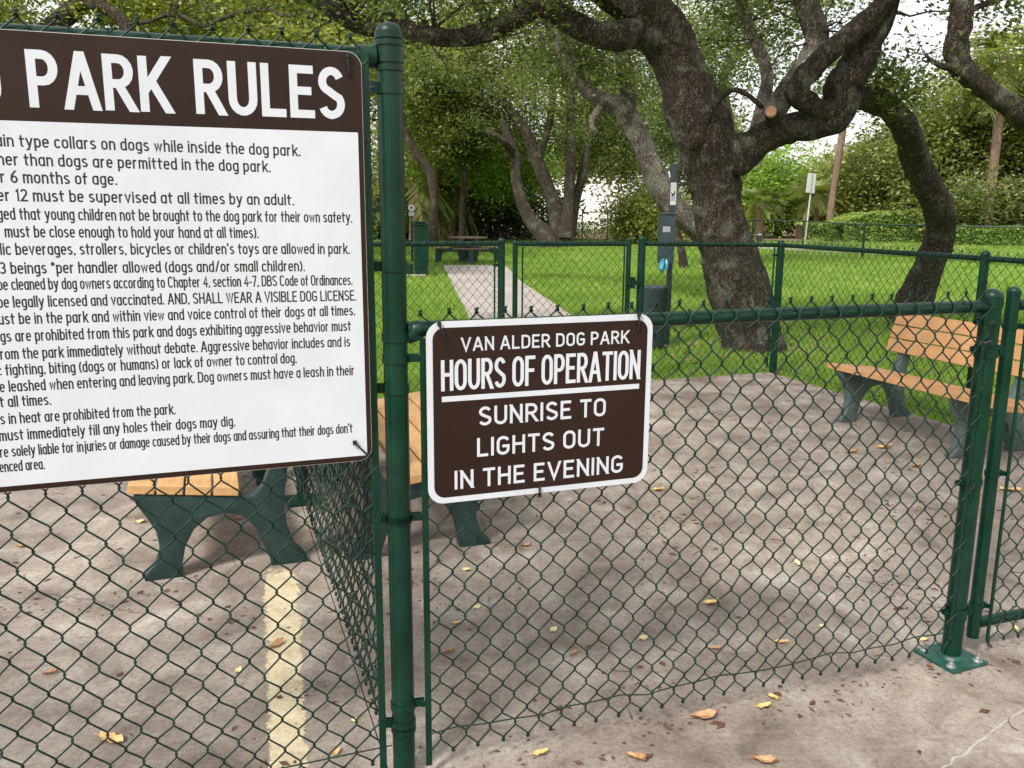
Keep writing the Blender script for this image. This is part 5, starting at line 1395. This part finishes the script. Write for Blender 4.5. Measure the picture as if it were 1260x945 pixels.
for i in range(70):         # curved twigs
    p = fr(g_.uniform(-2, SR - .3), g_.uniform(-1.0, TB - .3), .003); a = g_.uniform(0, 2 * PI); pts = [p]
    for k in range(4):
        a += g_.normal(0, .5); pts.append(pts[-1] + np.array([math.cos(a), math.sin(a), 0]) * g_.uniform(.012, .028) + np.array([0, 0, g_.normal(0, .001)]))
    q.tube([x for x in pts], [.0018, .0016, .0013, .001, .0006], 4, False)
k = len(Vb); Vb += q.v; Fb += [tuple(x + k for x in f) for f in q.f]
o = mesh_obj('leaf_litter', Vb, Fb, M['twig']); tag(o, 'small brown twigs and crumbs scattered over the concrete', 'leaf litter', kind='stuff')

gl = np.random.default_rng(91); n = 1400; yy = gl.uniform(8, 22, n); xx = gl.uniform(-.62, .62, n) * yy
nr = 500; xx[:nr] = tb[0] + gl.normal(0, 1.1, nr); yy[:nr] = tb[1] + gl.normal(0, 1.1, nr)
k = ~(in_pad(xx, yy) | in_path(xx, yy)); xx = xx[k]; yy = yy[k]; n = len(xx)
a = gl.uniform(0, 2 * PI, n); sz_ = gl.uniform(.015, .04, n); z = gl.uniform(.0, .03, n)
P_ = np.stack([xx, yy, z], 1); d = np.stack([np.cos(a), np.sin(a), gl.normal(0, .3, n)], 1) * sz_[:, None]; e = np.stack([-np.sin(a), np.cos(a), gl.normal(0, .4, n)], 1) * sz_[:, None] * .5
V_ = np.stack([P_ - d, P_ + e, P_ + d, P_ - e], 1).reshape(-1, 3)
o = np_mesh('lawn_litter', V_, np.arange(4 * n).reshape(n, 4), M['drylitter'], None, False); tag(o, 'small brown dead leaves caught in the grass under the oaks', 'leaf litter', kind='stuff')
def leaf_src(name, material, L, W_, curl, seed):
    g_ = np.random.default_rng(seed); nx, ny = 9, 5; v_ = []
    for i in range(nx):
        f = i / (nx - 1); half = W_ / 2 * (math.sin(PI * min(1, f * .96 + .02)) ** .75) * (1 + .16 * math.sin(f * 17 + seed) + .1 * math.sin(f * 31 + seed * 2))
        for j in range(ny):
            e = j / (ny - 1) * 2 - 1
            v_.append(((f - .5) * L, e * half, .004 + curl * .55 * (e * e) * W_ * (.4 + f * .8) + .10 * W_ * math.sin(f * 7 + seed * 1.7) * e + .3 * curl * L * (f - .5) ** 2 + .06 * W_ * math.sin(f * 5 + seed) + g_.normal(0, .0008)))
    n0 = len(v_); v_ += [(x, y, z - .0007) for x, y, z in v_]
    f_ = []
    for i in range(nx - 1):
        for j in range(ny - 1):
            a = i * ny + j; f_.append((a, a + 1, a + ny + 1, a + ny)); f_.append((n0 + a, n0 + a + ny, n0 + a + ny + 1, n0 + a + 1))
    mb_ = MB(); mb_.add(v_, f_); mb_.tube([(-.5 * L - L * .22, .001, .006), (-.5 * L, 0, .005), (.45 * L, 0, .0045)], [.0009, .0010, .0005], 5)
    me = mesh_obj(name, mb_.v, mb_.f, M[material], None, True)
    d_ = me.data; bpy.data.objects.remove(me); return d_
LS = [leaf_src('fallen_leaf', 'leafA', .085, .042, .30, 1), leaf_src('fallen_leaf', 'leafB', .075, .034, .55, 2), leaf_src('fallen_leaf', 'leafC', .045, .026, .25, 3), leaf_src('fallen_leaf', 'leafA', .05, .028, .6, 4), leaf_src('fallen_leaf', 'leafB', .05, .022, .8, 5)]
FL = [(137, 911, 0, 1.05, -20, 'large golden leaf at the lower left inside the tall fence'),
      (340, 795, 1, .95, 60, 'curled brown leaf lying on the cream painted stripe'),
      (26, 673, 1, .8, -15, 'brown leaf at the left edge below the rules sign'),
      (173, 643, 2, 1.25, 15, 'cream leaf beside the front foot of the left bench'),
      (291, 640, 4, 1.0, 0, 'reddish leaf under the arch of the left bench'),
      (293, 826, 2, .8, 80, 'small pale leaf left of the painted stripe'),
      (436, 887, 2, .6, 30, 'tiny tan leaf right of the dark joint near the main post'),
      (414, 927, 3, .7, 70, 'small golden curl at the bottom near the divider fence'),
      (983, 695, 2, 1.35, 100, 'bright pale leaf in the middle of the right pen floor'),
      (876, 744, 3, 1.25, -8, 'golden curled leaf left of the bright pale leaf, lower down'),
      (962, 792, 3, .9, -20, 'tan leaf below the bright pale leaf'),
      (1012, 771, 2, .7, 30, 'small cream leaf between the tan leaf and the right post'),
      (1136, 788, 2, .9, -30, 'cream leaf just left of the right post base'),
      (792, 786, 2, 1.0, 35, 'pale sliver leaf near the lower middle of the low fence'),
      (681, 776, 2, .9, 60, 'small cream leaf under the middle of the hours sign, furthest down'),
      (563, 768, 3, .7, 0, 'small golden leaf low beside the main post'),
      (574, 702, 2, 1.0, -25, 'pale leaf just right of the main post below the bench foot'),
      (587, 748, 2, .9, 50, 'greenish cream leaf below and right of the bench foot'),
      (552, 803, 4, .9, 10, 'small brown leaf low beside the main post, lowest of its cluster'),
      (647, 672, 1, .7, 10, 'brown leaf right of the bench foot under the hours sign'),
      (866, 884, 1, 1.2, 8, 'long tan leaf on the pavement outside the low fence'),
      (940, 871, 3, .9, 5, 'golden leaf outside the low fence, lower one of a pair'),
      (951, 860, 3, .85, -60, 'golden leaf outside the low fence, upper one of a pair'),
      (940, 938, 1, 1.0, -15, 'curled brown leaf at the bottom edge right of centre'),
      (783, 935, 4, 1.2, -30, 'dark brown curl at the bottom edge near the middle'),
      (665, 929, 3, .9, 10, 'small golden leaf at the bottom edge outside the low fence'),
      (810, 604, 3, 1.2, -20, 'golden leaf just right of the lower corner of the hours sign'),
      (1088, 552, 3, 1.8, -5, 'golden leaf on the floor in front of the right bench'),
      (1047, 558, 4, 1.5, 0, 'brown leaf in front of the far leg of the right bench'),
      (1127, 575, 4, 1.4, 15, 'brown leaf in front of the near leg of the right bench'),
      (1243, 604, 0, 1.3, -12, 'golden leaf at the right edge beyond the gate'),
      (1250, 776, 2, .9, 80, 'small pale leaf below the gate bottom rail'),
      (706, 806, 4, .8, 40, 'tiny reddish leaf below the hours sign near the fence bottom'),
      (880, 800, 4, .9, -10, 'reddish brown leaf below the golden curled leaf'),
      (62, 830, 4, 1.0, 20, 'brown curl at the left edge low down behind the fence')]
for x, y, k, s, rot, lb in FL:
    p = gz(x, y)
    o = bpy.data.objects.new('fallen_leaf', LS[k]); C.objects.link(o)
    o.location = (float(p[0]), float(p[1]), .0015); o.rotation_euler = (0, 0, math.radians(rot)); o.scale = (s, s, s)
    tag(o, lb, 'leaf', 'fallen leaves on the concrete')
